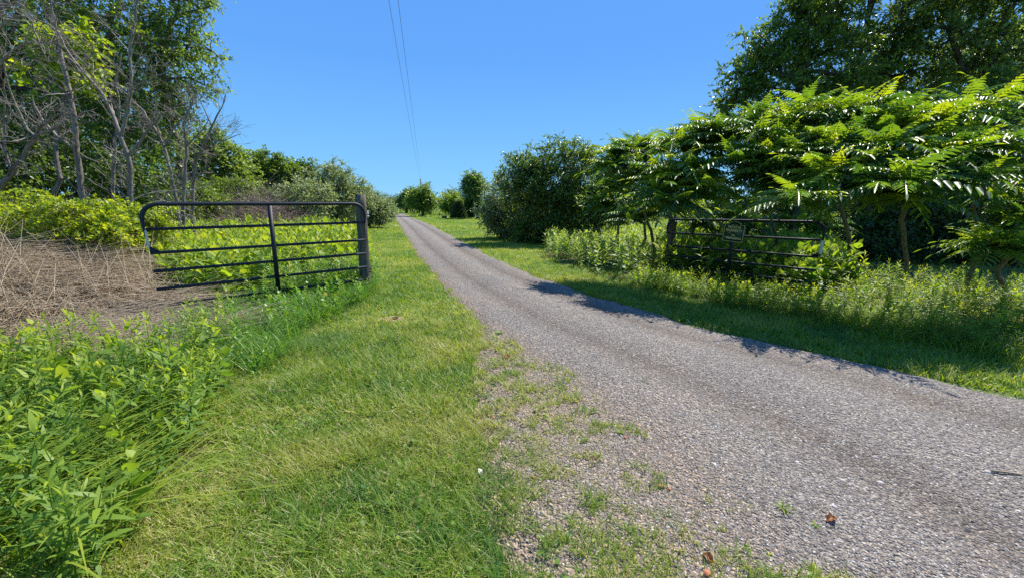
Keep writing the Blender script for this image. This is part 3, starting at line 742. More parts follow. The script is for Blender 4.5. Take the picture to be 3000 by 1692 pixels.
# left wood
tree("tree", "leafy tree at the far left edge behind the bare trunks, dark lower crown", "tree", gl, 90, 12.5, [(60, 60, 150), (180, 160, 120), (50, 260, 140), (190, 330, 110), (90, 420, 120), (-80, 150, 160), (-90, 380, 150), (30, -90, 140)], 300, M['tree_dark'], M['bark_dark'], .10, 7, .5, 9)
tree("tree", "leafy tree behind the bare trunks whose crown reaches the top edge of the photo", "tree", gl, 330, 13.5, [(330, 40, 120), (420, 110, 110), (300, 190, 110), (410, 240, 100), (340, 350, 100), (250, 80, 90), (380, -90, 130), (430, 400, 80)], 215, M['tree_green'], M['bark'], .09, 7, .5, 9)
tree("tree", "grey green tree with loose sunlit outer twigs against the blue sky on the left", "tree", gl, 500, 14.5, [(520, 50, 85), (560, 140, 70), (590, 30, 55), (520, 230, 85), (600, 250, 45), (555, 330, 55), (480, 330, 75), (620, 150, 35), (470, 130, 80), (500, -70, 110), (480, 430, 70)], 215, M['tree_blue'], M['bark'], .09, 7, .55, 9, droop=.45)
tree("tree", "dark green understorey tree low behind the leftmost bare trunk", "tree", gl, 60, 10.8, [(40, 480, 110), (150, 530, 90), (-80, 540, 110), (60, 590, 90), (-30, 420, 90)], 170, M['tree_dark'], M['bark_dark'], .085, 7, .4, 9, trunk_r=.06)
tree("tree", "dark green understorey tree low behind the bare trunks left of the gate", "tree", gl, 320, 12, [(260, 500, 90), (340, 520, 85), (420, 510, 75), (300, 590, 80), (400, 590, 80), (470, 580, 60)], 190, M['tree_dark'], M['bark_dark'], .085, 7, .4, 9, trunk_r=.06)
tree("tree", "yellow green sapling crown in front of the dark trees at upper left", "tree", gl, 190, 10.5, [(180, 160, 55), (220, 210, 50), (130, 220, 35), (230, 130, 40)], 60, M['bright'], M['bark'], .13, 6, .4, 8, trunk_r=.05)
tree("tree", "rounded locust tree with feathery leaves right of the bare trees", "tree", gl, 640, 19, [(620, 420, 45), (660, 455, 45), (580, 450, 45), (690, 500, 40), (630, 500, 55), (570, 520, 50), (720, 530, 35)], 220, M['tree_blue'], M['bark'], .11, 7, .55, 10, up=.15, rshift=-.25)
tree("tree", "mixed green trees rising just behind the brush pile", "tree", gl, 780, 21, [(740, 490, 45), (790, 480, 38), (820, 510, 42), (760, 550, 55), (850, 520, 38), (700, 560, 45), (830, 560, 50)], 280, M['tree_green'], M['bark'], .12, 7, .5, 9)
tree("evergreen_tree", "dark pointed tree standing up from the silvery hedge on the left", "tree", gl, 895, 22, [(895, 500, 28), (885, 530, 38), (915, 530, 30), (880, 570, 45), (925, 565, 35)], 120, M['tree_dark'], M['bark_dark'], .12, 7, .5, 8)
# roadside autumn olives, left
go = "silvery shrubs along the left side of the drive"
tree("shrub", "large silvery shrub right behind the middle of the left gate", "shrub", go, 850, 20, [(850, 580, 48), (810, 610, 40), (870, 630, 45), (900, 600, 45), (840, 650, 35)], 300, M['olive'], M['bark'], .085, 7, .5, 9, trunk_r=.05, up=.5, stem='stem')
tree("shrub", "tall silvery shrub behind the right end of the left gate with spiky top shoots", "shrub", go, 985, 21, [(940, 535, 40), (975, 530, 45), (1015, 550, 42), (930, 590, 50), (985, 610, 55), (1040, 590, 42), (960, 655, 40)], 420, M['olive'], M['bark'], .085, 8, .55, 9, trunk_r=.05, up=.7, stem='stem')
tree("shrub", "silvery shrub just right of the left gate post", "shrub", go, 1085, 25, [(1060, 590, 40), (1095, 610, 38), (1070, 640, 42), (1110, 640, 32), (1040, 620, 40)], 300, M['olive'], M['bark'], .095, 8, .6, 9, trunk_r=.05, up=.7, stem='stem')
tree("shrub", "farthest silvery shrub of the left hedge, beside the end of the drive", "shrub", go, 1125, 33, [(1120, 608, 24), (1138, 622, 20), (1105, 625, 26), (1130, 636, 20)], 170, M['olive'], M['bark'], .11, 7, .6, 8, trunk_r=.05, up=.6, stem='stem')
# right shrubs
gs = "shrubs and saplings right of the drive"
tree("shrub", "low silvery shrub at the left foot of the big right hand thicket", "shrub", gs, 1480, 18.5, [(1470, 580, 50), (1445, 635, 42), (1490, 650, 60), (1530, 600, 50), (1540, 680, 50), (1465, 660, 38), (1500, 690, 35)], 480, M['olive'], M['bark'], .075, 7, .45, 9, trunk_r=.05, up=.4, stem='stem')
tree("shrub", "tall dark green shrub in the middle of the right hand thicket", "shrub", gs, 1590, 16.5, [(1540, 490, 50), (1590, 480, 50), (1500, 530, 45), (1560, 560, 70), (1620, 540, 70), (1640, 620, 75), (1580, 640, 75), (1640, 460, 45), (1690, 450, 40), (1560, 700, 60), (1640, 700, 65), (1680, 590, 60)], 720, M['tree_green'], M['bark_dark'], .08, 8, .45, 9, trunk_r=.08, rshift=.1)
tree("shrub", "greenish silvery shrub at the right of the thicket, next to the sumac", "shrub", gs, 1720, 17.5, [(1730, 490, 45), (1700, 540, 55), (1740, 580, 55), (1720, 630, 60), (1780, 540, 45), (1780, 620, 45), (1720, 690, 55)], 460, M['olive'], M['bark_dark'], .08, 7, .45, 9, trunk_r=.06, rshift=.25)
tree("shrub", "green leafy shrub behind the pair of slim bare trees", "shrub", go, 560, 15, [(500, 590, 50), (560, 570, 50), (610, 600, 45), (540, 630, 45)], 170, M['tree_green'], M['bark'], .08, 7, .45, 9, trunk_r=.04, up=.3, stem='stem', rshift=-.1)
tree("shrub", "green leafy shrub just left of the brush pile", "shrub", go, 660, 17, [(640, 580, 45), (690, 570, 45), (660, 620, 45)], 140, M['tree_green'], M['bark'], .08, 7, .45, 9, trunk_r=.04, up=.3, stem='stem')
tree("shrub", "pale silvery shrub just right of the brush pile", "shrub", go, 900, 18, [(880, 590, 45), (930, 570, 40), (860, 620, 40), (910, 630, 45)], 170, M['olive'], M['bark'], .08, 7, .5, 9, trunk_r=.04, up=.6, stem='stem', rshift=-.1)
# tall trees on the right
tree("tree", "left outermost of the tall dark trees behind the sumac, bordering the sky", "tree", gr_, 2330, 13, [(2190, 320, 75), (2150, 290, 50), (2180, 230, 60), (2290, 220, 105), (2260, 140, 75), (2380, 120, 100), (2400, 20, 95), (2360, 310, 95), (2230, 380, 80), (2130, 370, 45), (2440, -80, 120), (2450, 220, 100), (2300, 430, 90), (2420, 420, 90), (2210, 480, 60), (2360, 540, 70)], 600, M['tree_green'], M['bark_dark'], .085, 8, .45, 10, trunk_r=.16, rshift=.15)
tree("tree", "tall dark tree behind the sumac in the middle of the right wood", "tree", gr_, 2560, 15, [(2540, 60, 120), (2500, 200, 110), (2640, 190, 105), (2560, -100, 140), (2680, 60, 110), (2420, -60, 90), (2560, 300, 100), (2520, 430, 100), (2640, 420, 100), (2560, 560, 90), (2680, 560, 80)], 560, M['tree_dark'], M['bark_dark'], .09, 8, .5, 10, trunk_r=.18)
tree("tree", "tall tree in the upper right corner with pale glinting leaves", "tree", gr_, 2860, 14, [(2780, 80, 110), (2860, -60, 130), (2900, 140, 95), (2960, 40, 110), (2820, 210, 70), (3060, 160, 120), (2980, 240, 70), (2760, 330, 90), (2800, 470, 90), (2760, 600, 90), (2900, 620, 60)], 520, M['tree_blue'], M['bark_dark'], .09, 8, .5, 10, trunk_r=.18, rshift=.1)
tree("tree", "dark tree at the right edge behind the end of the sumac", "tree", gr_, 3000, 11.5, [(3040, 330, 110), (2980, 420, 60), (3060, 500, 110), (2990, 560, 55), (3100, 650, 130), (2950, 680, 70), (3000, 240, 80)], 250, M['tree_dark'], M['bark_dark'], .08, 7, .45, 9, trunk_r=.12)
tree("tree", "dark low tree in the shade between the right gate and the edge of the photo", "tree", gr_, 2700, 12.5, [(2480, 700, 60), (2540, 720, 75), (2600, 690, 85), (2720, 660, 100), (2820, 680, 100), (2900, 740, 100), (2680, 760, 85), (2800, 790, 80), (2640, 610, 70), (2960, 800, 90), (3060, 760, 100)], 760, M['tree_dark'], M['bark_dark'], .085, 7, .45, 9, trunk_r=.1, rshift=.25)  # leaf colour shifted darker to stand in for the shade under the canopy
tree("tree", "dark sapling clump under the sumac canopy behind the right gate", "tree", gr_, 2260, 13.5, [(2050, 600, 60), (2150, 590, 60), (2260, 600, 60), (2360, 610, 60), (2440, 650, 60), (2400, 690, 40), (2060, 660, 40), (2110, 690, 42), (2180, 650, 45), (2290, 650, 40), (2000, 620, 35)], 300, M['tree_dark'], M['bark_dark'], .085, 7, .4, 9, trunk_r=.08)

# ------------------------------------------------------------------ bare trees, left
def bare_tree(label, paths, d, seed, dens=9, mat='bark_pale', levels=3):
    """paths: lists of (px, py, radius_px[, extra depth]); the first starts on the ground"""
    root = None; mb = MB(); tw = MB()
    p0 = paths[0][0]; b = at(p0[0], p0[1], d); b = np.array([b[0], b[1], float(terr(b[0], b[1]))])
    root = thing("bare_tree", label, "tree", b, 0, "bare grey trees on the left")
    r_ = np.random.default_rng(seed)
    def twig(p, dr, L, r, lv):
        n = 4 if L > .25 else 3
        pts = [p]; dd = dr.copy()
        for k in range(n):
            dd = nrm(dd + r_.normal(0, .16, 3) + np.array([0, 0, .05])); pts.append(pts[-1] + dd * L / n)
        pts = np.array(pts); tube(mb, pts, np.linspace(r, max(r * .35, .0022), len(pts)), 4 if r > .008 else 3, r_.random())
        if lv <= 0: return
        m_ = r_.integers(2, 5)
        for k in range(m_):
            t = r_.uniform(.25, .95); i = min(int(t * n), n - 1); q = pts[i] + (pts[i + 1] - pts[i]) * (t * n - i)
            s = nrm(dd + rd_(1.0)); twig(q, s, L * r_.uniform(.4, .7), max(r * .55, .0022), lv - 1)
    def rd_(s): return nrm(r_.normal(size=3)) * s
    for pi_, path in enumerate(paths):
        ctrl = []
        rr = []
        for q in path:
            dd = d + (q[3] if len(q) > 3 else 0); ctrl.append(at(q[0], q[1], dd)); rr.append(q[2] / FPX * dd)
        ctrl = np.array(ctrl); rr = np.array(rr) * .72
        if pi_ == 0:
            ctrl = np.concatenate([[b - [0, 0, .05]], ctrl]) if ctrl[0][2] > .2 else ctrl; rr = np.concatenate([[rr[0] * 1.15], rr]) if len(rr) < len(ctrl) else rr
        # smooth resample
        s = np.concatenate([[0], np.cumsum(np.linalg.norm(np.diff(ctrl, axis=0), axis=1))]); m_ = max(int(s[-1] / .12), 4)
        u = np.linspace(0, s[-1], m_); pts = np.stack([np.interp(u, s, ctrl[:, k]) for k in range(3)], -1)
        for _ in range(2): pts[1:-1] = (pts[:-2] + 2 * pts[1:-1] + pts[2:]) / 4
        pts[1:-1] += r_.normal(0, .008, pts[1:-1].shape)
        ra = np.interp(u, s, rr); tube(mb, pts, ra, 7, .5)
        nb = int(s[-1] * dens * .95)
        for k in range(nb):
            t = r_.uniform(.22 if pi_ == 0 else .1, 1); i = min(int(t * (m_ - 1)), m_ - 2)
            dr = nrm(nrm(pts[i + 1] - pts[i]) * .6 + rd_(.9) + np.array([0, 0, .15]))
            twig(pts[i], dr, r_.uniform(.25, .85) * (1.15 - .5 * t), min(max(ra[i] * .4, .004), .013), levels - 1 if r_.random() < .7 else levels - 2)
    mb.obj("trunk", M[mat], root, b)
    return root
Z = 1 / 2.4213   # zoom factor used while measuring
def zp(pts, w): return [(x * Z, y * Z, wr) for (x, y), wr in zip(pts, w)]
bare_tree("bare grey tree with a slightly crooked trunk, second from the left edge", [zp([(600, 1500), (545, 1080), (515, 760), (470, 560), (395, 230), (355, 20), (330, -150)], [10, 9.5, 8.5, 7, 5, 3.5, 2]), zp([(545, 1060), (430, 1000), (330, 880), (230, 760), (230, 700)], [5, 4.5, 4, 3, 2]), zp([(430, 990), (460, 950), (540, 920), (600, 850)], [4, 3, 2, 1])], 8.5, 1, 7)
bare_tree("straight thin bare trunk between the two crooked bare trees", [zp([(798, 1500), (806, 1200), (815, 1010), (850, 800), (820, 560), (860, 380)], [6, 6, 5.5, 4, 3, 2])], 9.2, 2, 6)
bare_tree("largest bare tree with a forked trunk just left of the gate", [zp([(930, 1500), (925, 1250), (915, 1100), (850, 960), (790, 790), (720, 650), (560, 480), (430, 300), (380, 130), (360, -40)], [9, 8.5, 8, 6.5, 6, 5, 4, 3.2, 2.4, 1.6]), zp([(860, 970), (900, 800), (930, 640), (920, 380), (950, 150), (985, -60)], [6, 5.5, 5, 4.5, 3.5, 2.2]), zp([(915, 1100), (1000, 1000), (1090, 870), (1220, 760), (1350, 730)], [5.5, 5, 4.2, 3, 1.6]), zp([(925, 640), (1010, 590), (1120, 540), (1250, 470)], [3.5, 3, 2, 1])], 8.0, 3, 8)
bare_tree("bare tree leaning left behind the left end of the gate", [zp([(1262, 1500), (1225, 1280), (1165, 1050), (1130, 960), (1000, 760), (930, 700)], [6, 5.5, 5, 4, 2.5, 1.5]), zp([(1165, 1050), (1230, 900), (1300, 850), (1380, 700)], [3.5, 3, 2, 1.2])], 9.5, 4, 7)
bare_tree("slim upright bare tree, left one of the pair behind the rail", [zp([(1300, 1600), (1310, 1300), (1322, 1040), (1300, 870), (1350, 760), (1400, 640)], [6, 5.5, 5, 3.8, 2.5, 1.4]), zp([(1322, 1040), (1370, 1000), (1440, 930), (1480, 850)], [3.5, 3, 2, 1.2])], 9.0, 5, 8)
bare_tree("slim bare tree with twigs against the sky, right one of the rail pair", [zp([(1362, 1560), (1372, 1300), (1390, 1130), (1460, 1010), (1500, 890), (1560, 790), (1600, 680)], [6, 5.5, 5, 4.5, 3.5, 2.3, 1.3]), zp([(1390, 1130), (1480, 1020), (1620, 990), (1710, 950)], [3, 2.4, 1.6, 1]), zp([(1500, 890), (1450, 760), (1400, 690)], [2.5, 1.8, 1])], 9.6, 6, 8)
bare_tree("bare leaning trunk with pale curved limbs at the left edge", [zp([(-60, 1400), (80, 1240), (180, 1090), (250, 960), (330, 850), (480, 790)], [10, 9, 8, 7, 4.5, 2]), zp([(250, 960), (400, 920), (480, 870), (495, 820)], [5, 4.5, 3.5, 2]), zp([(250, 970), (160, 870), (40, 560), (20, 400), (-60, 200)], [4, 3.5, 3, 2, 1.5]), zp([(80, 1240), (20, 1000), (40, 720), (30, 560)], [5, 4, 3, 2])], 7.2, 7, 7)
bare_tree("tangle of thin bare branches hanging from a trunk in the top left corner", [zp([(-250, 1300), (-160, 700), (-40, 200), (60, -60)], [12, 10, 8, 6]), zp([(-150, 650), (60, 380), (240, 270), (400, 330)], [5, 4, 3, 1.5]), zp([(-60, 250), (130, 100), (300, 150), (560, 330)], [5, 4, 3, 1.5]), zp([(-20, 100), (150, -20), (260, 260), (330, 420)], [4, 3, 2.4, 1.2])], 7.0, 8, 8)

# ------------------------------------------------------------------ brush pile
def brush():
    mb = MB(); c = at(770, 640, 15); c[2] = 0
    n = 2600; th = R.uniform(0, 2 * pi, n); rr = np.sqrt(R.random(n))
    x = c[0] + np.cos(th) * rr * 1.6; y = c[1] + np.sin(th) * rr * 1.2
    z = (1 - rr ** 1.5) * 1.9 * R.random(n) + .1
    d = rand_dir(n); d[:, 2] = np.abs(d[:, 2]) * .5; d = nrm(d + np.array([-.3, 0, .1])); L = R.uniform(.3, 1.2, n)
    p0 = np.stack([x, y, z], -1); p2 = p0 + d * L[:, None]; p1 = (p0 + p2) / 2 + R.normal(0, .05, (n, 3))
    w = R.uniform(.003, .009, n); tubes_batch(mb, p0, p1, p2, w, w * .5, 3, R.random(n))
    o = mb.obj("brush_pile", M['brush'], None, c); tag(o, "heap of dead brown twigs behind the top rail of the left gate", "brush pile")
brush()

# ------------------------------------------------------------------ rose like thicket left of the gate
def bramble(label, base_px, d, lobes, n, mat, size=.055):
    b = at(base_px, 800, d); b = np.array([b[0], b[1], float(terr(b[0], b[1]))])
    root = thing("bush", label, "bush", b, 0, "bright green bushes left of the gate")
    lob = px_lobes(lobes, d); nodes, par, rad, leafy = skeleton(b, lob, n, trunk_r=.03, shell=.45)
    wm = MB(); lm = MB(); pos = nodes[leafy]
    # arching canes from the ground to each cluster
    st = b + np.stack([R.normal(0, .45, len(pos)), R.normal(0, .25, len(pos)), np.zeros(len(pos))], -1); st[:, 0] = st[:, 0] * .5 + pos[:, 0] * .5
    tubes_batch(wm, st, (st + pos) / 2 + np.array([0, 0, .25]) + R.normal(0, .06, pos.shape), pos, np.full(len(pos), .007), np.full(len(pos), .003), 4, R.random(len(pos)))
    # compound leaves: five to seven small leaflets on a stalk
    foliage(lm, wm, pos, nrm(R.normal(size=pos.shape) + np.array([0, -.2, .5])), 9, .34, 12, size, L4, .75, .35, .5, -.05, .0018)
    wm.obj("stems", M['brush'], root, b); lm.obj("crown", mat, root, b)
bramble("bright yellow green bush at the left edge of the photo above the straw", 60, 6.4, [(40, 620, 85), (-60, 680, 100), (110, 660, 85), (30, 720, 90), (-120, 600, 90)], 110, M['bright'])
bramble("bright yellow green bush between the left edge and the gate", 250, 6.3, [(190, 640, 75), (260, 660, 75), (230, 720, 75), (330, 690, 65), (160, 720, 70), (310, 740, 50)], 120, M['bright'])
bramble("bright leafy bush directly behind the left end of the gate", 400, 7.0, [(370, 640, 50), (420, 670, 55), (380, 710, 50), (450, 640, 40), (340, 620, 45)], 80, M['bright'])

# ------------------------------------------------------------------ sumac
def frond_t(seed, pairs=10):
    r = np.random.default_rng(seed); mb = MB()
    f = lambda t: np.stack([0.05 * np.sin(t * 2 + seed), t, .16 * t - .42 * t * t], -1)
    t = np.linspace(.14, .97, pairs); pos = f(t); tan = nrm(f(t + .02) - f(t))
    for s in (-1, 1):
        Y = nrm(tan * .45 + np.array([s, 0, 0]) * .9 + np.array([0, 0, -.38]) + r.normal(0, .08, (pairs, 3)))
        N = nrm(np.array([s * .35, 0, 1]) + r.normal(0, .12, (pairs, 3)))
        inst(mb, LEAF6 * np.array([.42, 1, 1]), LEAF6F, pos, Y, N, .27 * np.sin(np.clip(t * .8 + .25, 0, 1) * pi) ** .6, np.clip(.5 + r.normal(0, .12, pairs), 0, 1))
    inst(mb, LEAF6 * np.array([.42, 1, 1]), LEAF6F, f(np.array([.97])), tan[-1:], np.array([[0, 0, 1.]]), .2, .4)
    tt = np.linspace(0, 1, 5); c = f(tt); w = .008
    V = np.concatenate([c + [w, 0, 0], c - [w, 0, 0]]); T = []
    for q in range(4): T += [[q, q + 1, 5 + q], [q + 1, 6 + q, 5 + q]]
    mb.add(V, T=T, a=.1)
    return np.concatenate(mb.V).astype(float), np.concatenate(mb.T), np.concatenate(mb.A).astype(float)
FR = [frond_t(s, 9 + s % 3) for s in range(4)]
gsum = "sumac shrubs over the right hand gate"
def sumac(label, base_px, d, lobes, n, flen=.62, nf=9, rshift=0.0, bd=None, trunk_r=.05):
    b = at(base_px, 800, bd or d); b = np.array([b[0], b[1], float(terr(b[0], b[1])) - .03])
    root = thing("sumac", label, "shrub", b, 0, gsum)
    lobes = [(l[0], l[1], l[2], (430 - l[1]) / 250 * 1.5) for l in lobes]
    nodes, par, rad, leafy = skeleton(b, px_lobes(lobes, d), int(n * .9), .3, trunk_r * .75, shell=.4)
    wm = wood_mesh(nodes, par, rad, 6, .007, .03); lm = MB()
    pos = np.repeat(nodes[leafy], nf, 0); m_ = len(pos); q = np.tile(np.arange(nf), len(leafy))
    az = q * 2.399 + np.repeat(R.uniform(0, 6.28, len(leafy)), nf) + R.normal(0, .2, m_)
    el = np.radians(-5 + 65 * (q / nf) ** 1.2) + R.normal(0, .15, m_)
    Y = np.stack([np.cos(az) * np.cos(el), np.sin(az) * np.cos(el), np.sin(el)], -1)
    N = np.stack([-np.cos(az) * np.sin(el), -np.sin(az) * np.sin(el), np.cos(el)], -1)
    sc = flen * (1.1 - .5 * q / nf) * R.uniform(.6, 1.3, m_) * np.repeat(R.uniform(.75, 1.15, len(leafy)), nf)
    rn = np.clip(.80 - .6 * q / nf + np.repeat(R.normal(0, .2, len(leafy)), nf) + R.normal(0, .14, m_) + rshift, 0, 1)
    w = R.integers(0, 4, m_)
    for k in range(4):
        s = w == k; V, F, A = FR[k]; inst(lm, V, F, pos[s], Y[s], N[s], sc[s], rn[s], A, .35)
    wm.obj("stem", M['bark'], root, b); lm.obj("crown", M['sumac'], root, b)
sumac("young sumac with bright fronds between the silvery shrub and the gate post", 1810, 12.5, [(1790, 540, 45), (1830, 500, 45), (1770, 590, 40), (1830, 590, 45), (1800, 640, 35)], 44, .6)
sumac("slim sumac with open fronds left of the gate post above the pale weeds", 1880, 11.5, [(1870, 580, 45), (1900, 620, 45), (1850, 640, 35), (1920, 560, 40)], 36, .6)
sumac("sumac farthest left in the canopy, its top fronds against the sky", 1910, 8.8, [(1840, 445, 40), (1890, 425, 42), (1800, 480, 35), (1900, 510, 55), (1860, 550, 45), (1790, 440, 22), (1960, 600, 40)], 50, .62, bd=10.6)
sumac("sumac leaning over the right hand gate post", 2040, 7.7, [(1990, 430, 50), (2060, 415, 55), (1950, 500, 45), (2040, 510, 65), (1950, 570, 50), (2060, 565, 45), (2000, 610, 30)], 58, bd=9.9)
sumac("sumac with a high bright top directly above the green sign", 2250, 7.1, [(2150, 385, 50), (2230, 350, 50), (2310, 340, 45), (2180, 460, 75), (2280, 450, 75), (2240, 500, 60), (2310, 530, 55)], 66, bd=9.3)
sumac("sumac with arching branches above the free end of the right gate", 2480, 6.3, [(2380, 345, 48), (2450, 330, 50), (2530, 345, 50), (2400, 440, 75), (2500, 450, 75), (2450, 540, 75), (2340, 580, 35)], 70, bd=8.4)
sumac("sumac right of the gate with a dip in its leafy top", 2660, 5.9, [(2590, 385, 50), (2660, 410, 50), (2600, 480, 70), (2690, 490, 70), (2620, 560, 65)], 58, bd=7.9)
sumac("rightmost sumac of the canopy with large glossy fronds", 2830, 5.6, [(2740, 360, 50), (2810, 325, 48), (2880, 330, 50), (2770, 440, 65), (2860, 440, 65), (2820, 530, 60), (2930, 400, 40), (3110, 400, 60), (3200, 380, 70), (3180, 480, 60)], 62, .62, bd=7.4)  # last three lobes are out of view, added to cast shade on the verge
sumac("low sumac branch with drooping fronds at the right edge of the photo", 2960, 7.2, [(2930, 560, 40), (2980, 620, 45), (2890, 720, 45), (2960, 740, 45), (3040, 680, 60)], 30, .55)
sumac("low shaded sumac sapling seen through the bars of the right gate", 2130, 10.3, [(2060, 650, 40), (2130, 630, 45), (2190, 660, 40), (2100, 700, 40), (2330, 640, 45), (2400, 660, 50)], 34, .5)

# ------------------------------------------------------------------ gates
def rounded_top_path(L, zb, zt, r=.17, n=8):
    pts = [(0, zb)]
    pts += [(0, zt - r - .25 + .25 * k / 1) for k in range(2)]
    pts += [(r - r * cos(t), zt - r + r * sin(t)) for t in np.linspace(0, pi / 2, n)[1:]]
    pts += [(r + (L - 2 * r) * k / 6, zt) for k in range(1, 7)]
    pts += [(L - r + r * sin(t), zt - r + r * cos(t)) for t in np.linspace(0, pi / 2, n)[1:]]
    pts += [(L, zt - r - .25), (L, zb)]
    return np.array([(x, 0, z) for x, z in pts])

def farm_gate(label, hinge, free, zb, zt, tape_side, gussets=True, up_w=.02):
    hinge = np.array(hinge); free = np.array(free)
    L = float(np.hypot(*(free - hinge)[:2])); ang = math.atan2(free[1] - hinge[1], free[0] - hinge[0])
    sag = (free[2] - hinge[2])
    root = thing("farm_gate", label, "gate", (hinge[0], hinge[1], 0), ang, "steel farm gates")
    mb = MB(); P = rounded_top_path(L, zb - .03, zt); P[:, 2] += sag * P[:, 0] / L
    tube(mb, P, .0245, 12, 0, True)
    mb.obj("frame", M['gate'], root, smooth=True)
    H = zt - zb
    for f in (.24, .47, .65, .83, 1.0):
        z = zt - H * f; mb = MB(); xs = np.linspace(.02, L - .02, 9); tube(mb, np.stack([xs, 0 * xs, z + sag * xs / L], -1), .0195, 10, 0, True)
        mb.obj("rail", M['gate'], root, smooth=True)
    mb = MB(); xm = L * .5; zm = sag * .5
    for s in (-1, 1): box(mb, (xm, s * .024, (zb + zt) / 2 + zm - .01), (.05, .008, H - .03))
    box(mb, (xm - .022, 0, (zb + zt) / 2 + zm - .01), (.006, .04, H - .032)); box(mb, (xm + .022, 0, (zb + zt) / 2 + zm - .01), (.006, .04, H - .032))
    mb.obj("upright", M['gate'], root)
    mb = MB(); zg = zt - H * .47 + sag + .02                               # welded gusset and latch plate at the free end
    V = np.array([[L - x, y, zg + z] for y in (-.005, .005) for x, z in ((.02, .07), (.02, -.005), (.12, -.005), (.09, .02))])
    mb.add(V, Q=[[0, 1, 2, 3], [7, 6, 5, 4], [0, 4, 5, 1], [1, 5, 6, 2], [2, 6, 7, 3], [3, 7, 4, 0]])
    mb.obj("latch_plate", M['gate'], root)
    mb = MB(); zc = zt - H * .33 + sag; th = np.linspace(*tape_side, 7)
    V = []; 
    for z in (-.105, .105):
        for t in th: V.append((L + .0255 * cos(t), .0255 * sin(t), zc + z))
    n = len(th); mb.add(V, Q=[[k, k + 1, n + k + 1, n + k] for k in range(n - 1)])
    mb.obj("reflector", M['tape'], root)
    for f in (.16, .90):
        mb = MB(); z = zt - H * f; box(mb, (-.045, 0, z), (.05, .03, .012)); box(mb, (-.045, 0, z + .045), (.05, .03, .012)); tube(mb, [(-.055, 0, z - .03), (-.055, 0, z + .09)], .009, 8, 0, True)
        mb.obj("hinge", M['gate_light'] if f < .5 else M['gate'], root)
    return root, L, ang

def top_at(px, py, dist): return at(px, py, dist)
lh = at(1066, 597, 6.5); lf = at(408, 598, 4.72)
ztl = (lh[2] + lf[2]) / 2
farm_gate("dark tubular steel farm gate standing open on the left of the drive", (lh[0], lh[1], lh[2]), (lf[0], lf[1], lf[2]), lh[2] - 1.24, lh[2], (pi * .55, pi * 1.3))
rh = at(1958, 643, 8.9); rf = at(2420, 651, 6.5)
root_r, LR, angR = farm_gate("dark farm gate open in the sumac shade right of the drive, with green sign", tuple(rh), tuple(rf), rh[2] - 1.22, rh[2], (-pi * 1.0, -.1))

def post(label, px, d, ztop, r, square=False):
    b = at(px, 700, d); b = np.array([b[0], b[1], -.1]); mb = MB(); k = 14
    zs = np.linspace(0, ztop + .1, 9); th = np.arange(k) * 2 * pi / k
    V = []
    for i, z in enumerate(zs):
        w = r * (1.06 - .08 * i / 8)
        for t in th: V.append(((w + R.normal(0, .0025)) * cos(t), (w + R.normal(0, .0025)) * sin(t), z))
    V = np.array(V); Q = [[i * k + j, i * k + (j + 1) % k, (i + 1) * k + (j + 1) % k, (i + 1) * k + j] for i in range(8) for j in range(k)]
    V = np.concatenate([V, [(0, 0, zs[-1] + .004)]]); T = [[8 * k + j, 8 * k + (j + 1) % k, 9 * k] for j in range(k)]
    mb.add(V, T=T, Q=Q); o = mb.obj("gate_post", M['post'], loc=b); tag(o, label, "post", "wooden gate posts")
lp = at(1062, 570, 6.75)
post("weathered round wooden post behind the hinge end of the left gate", 1063, 6.75, lp[2], .088)
rp_ = at(1962, 625, 9.05)
post("weathered wooden post at the hinge end of the right gate, in the shade", 1966, 9.05, rp_[2], .085)

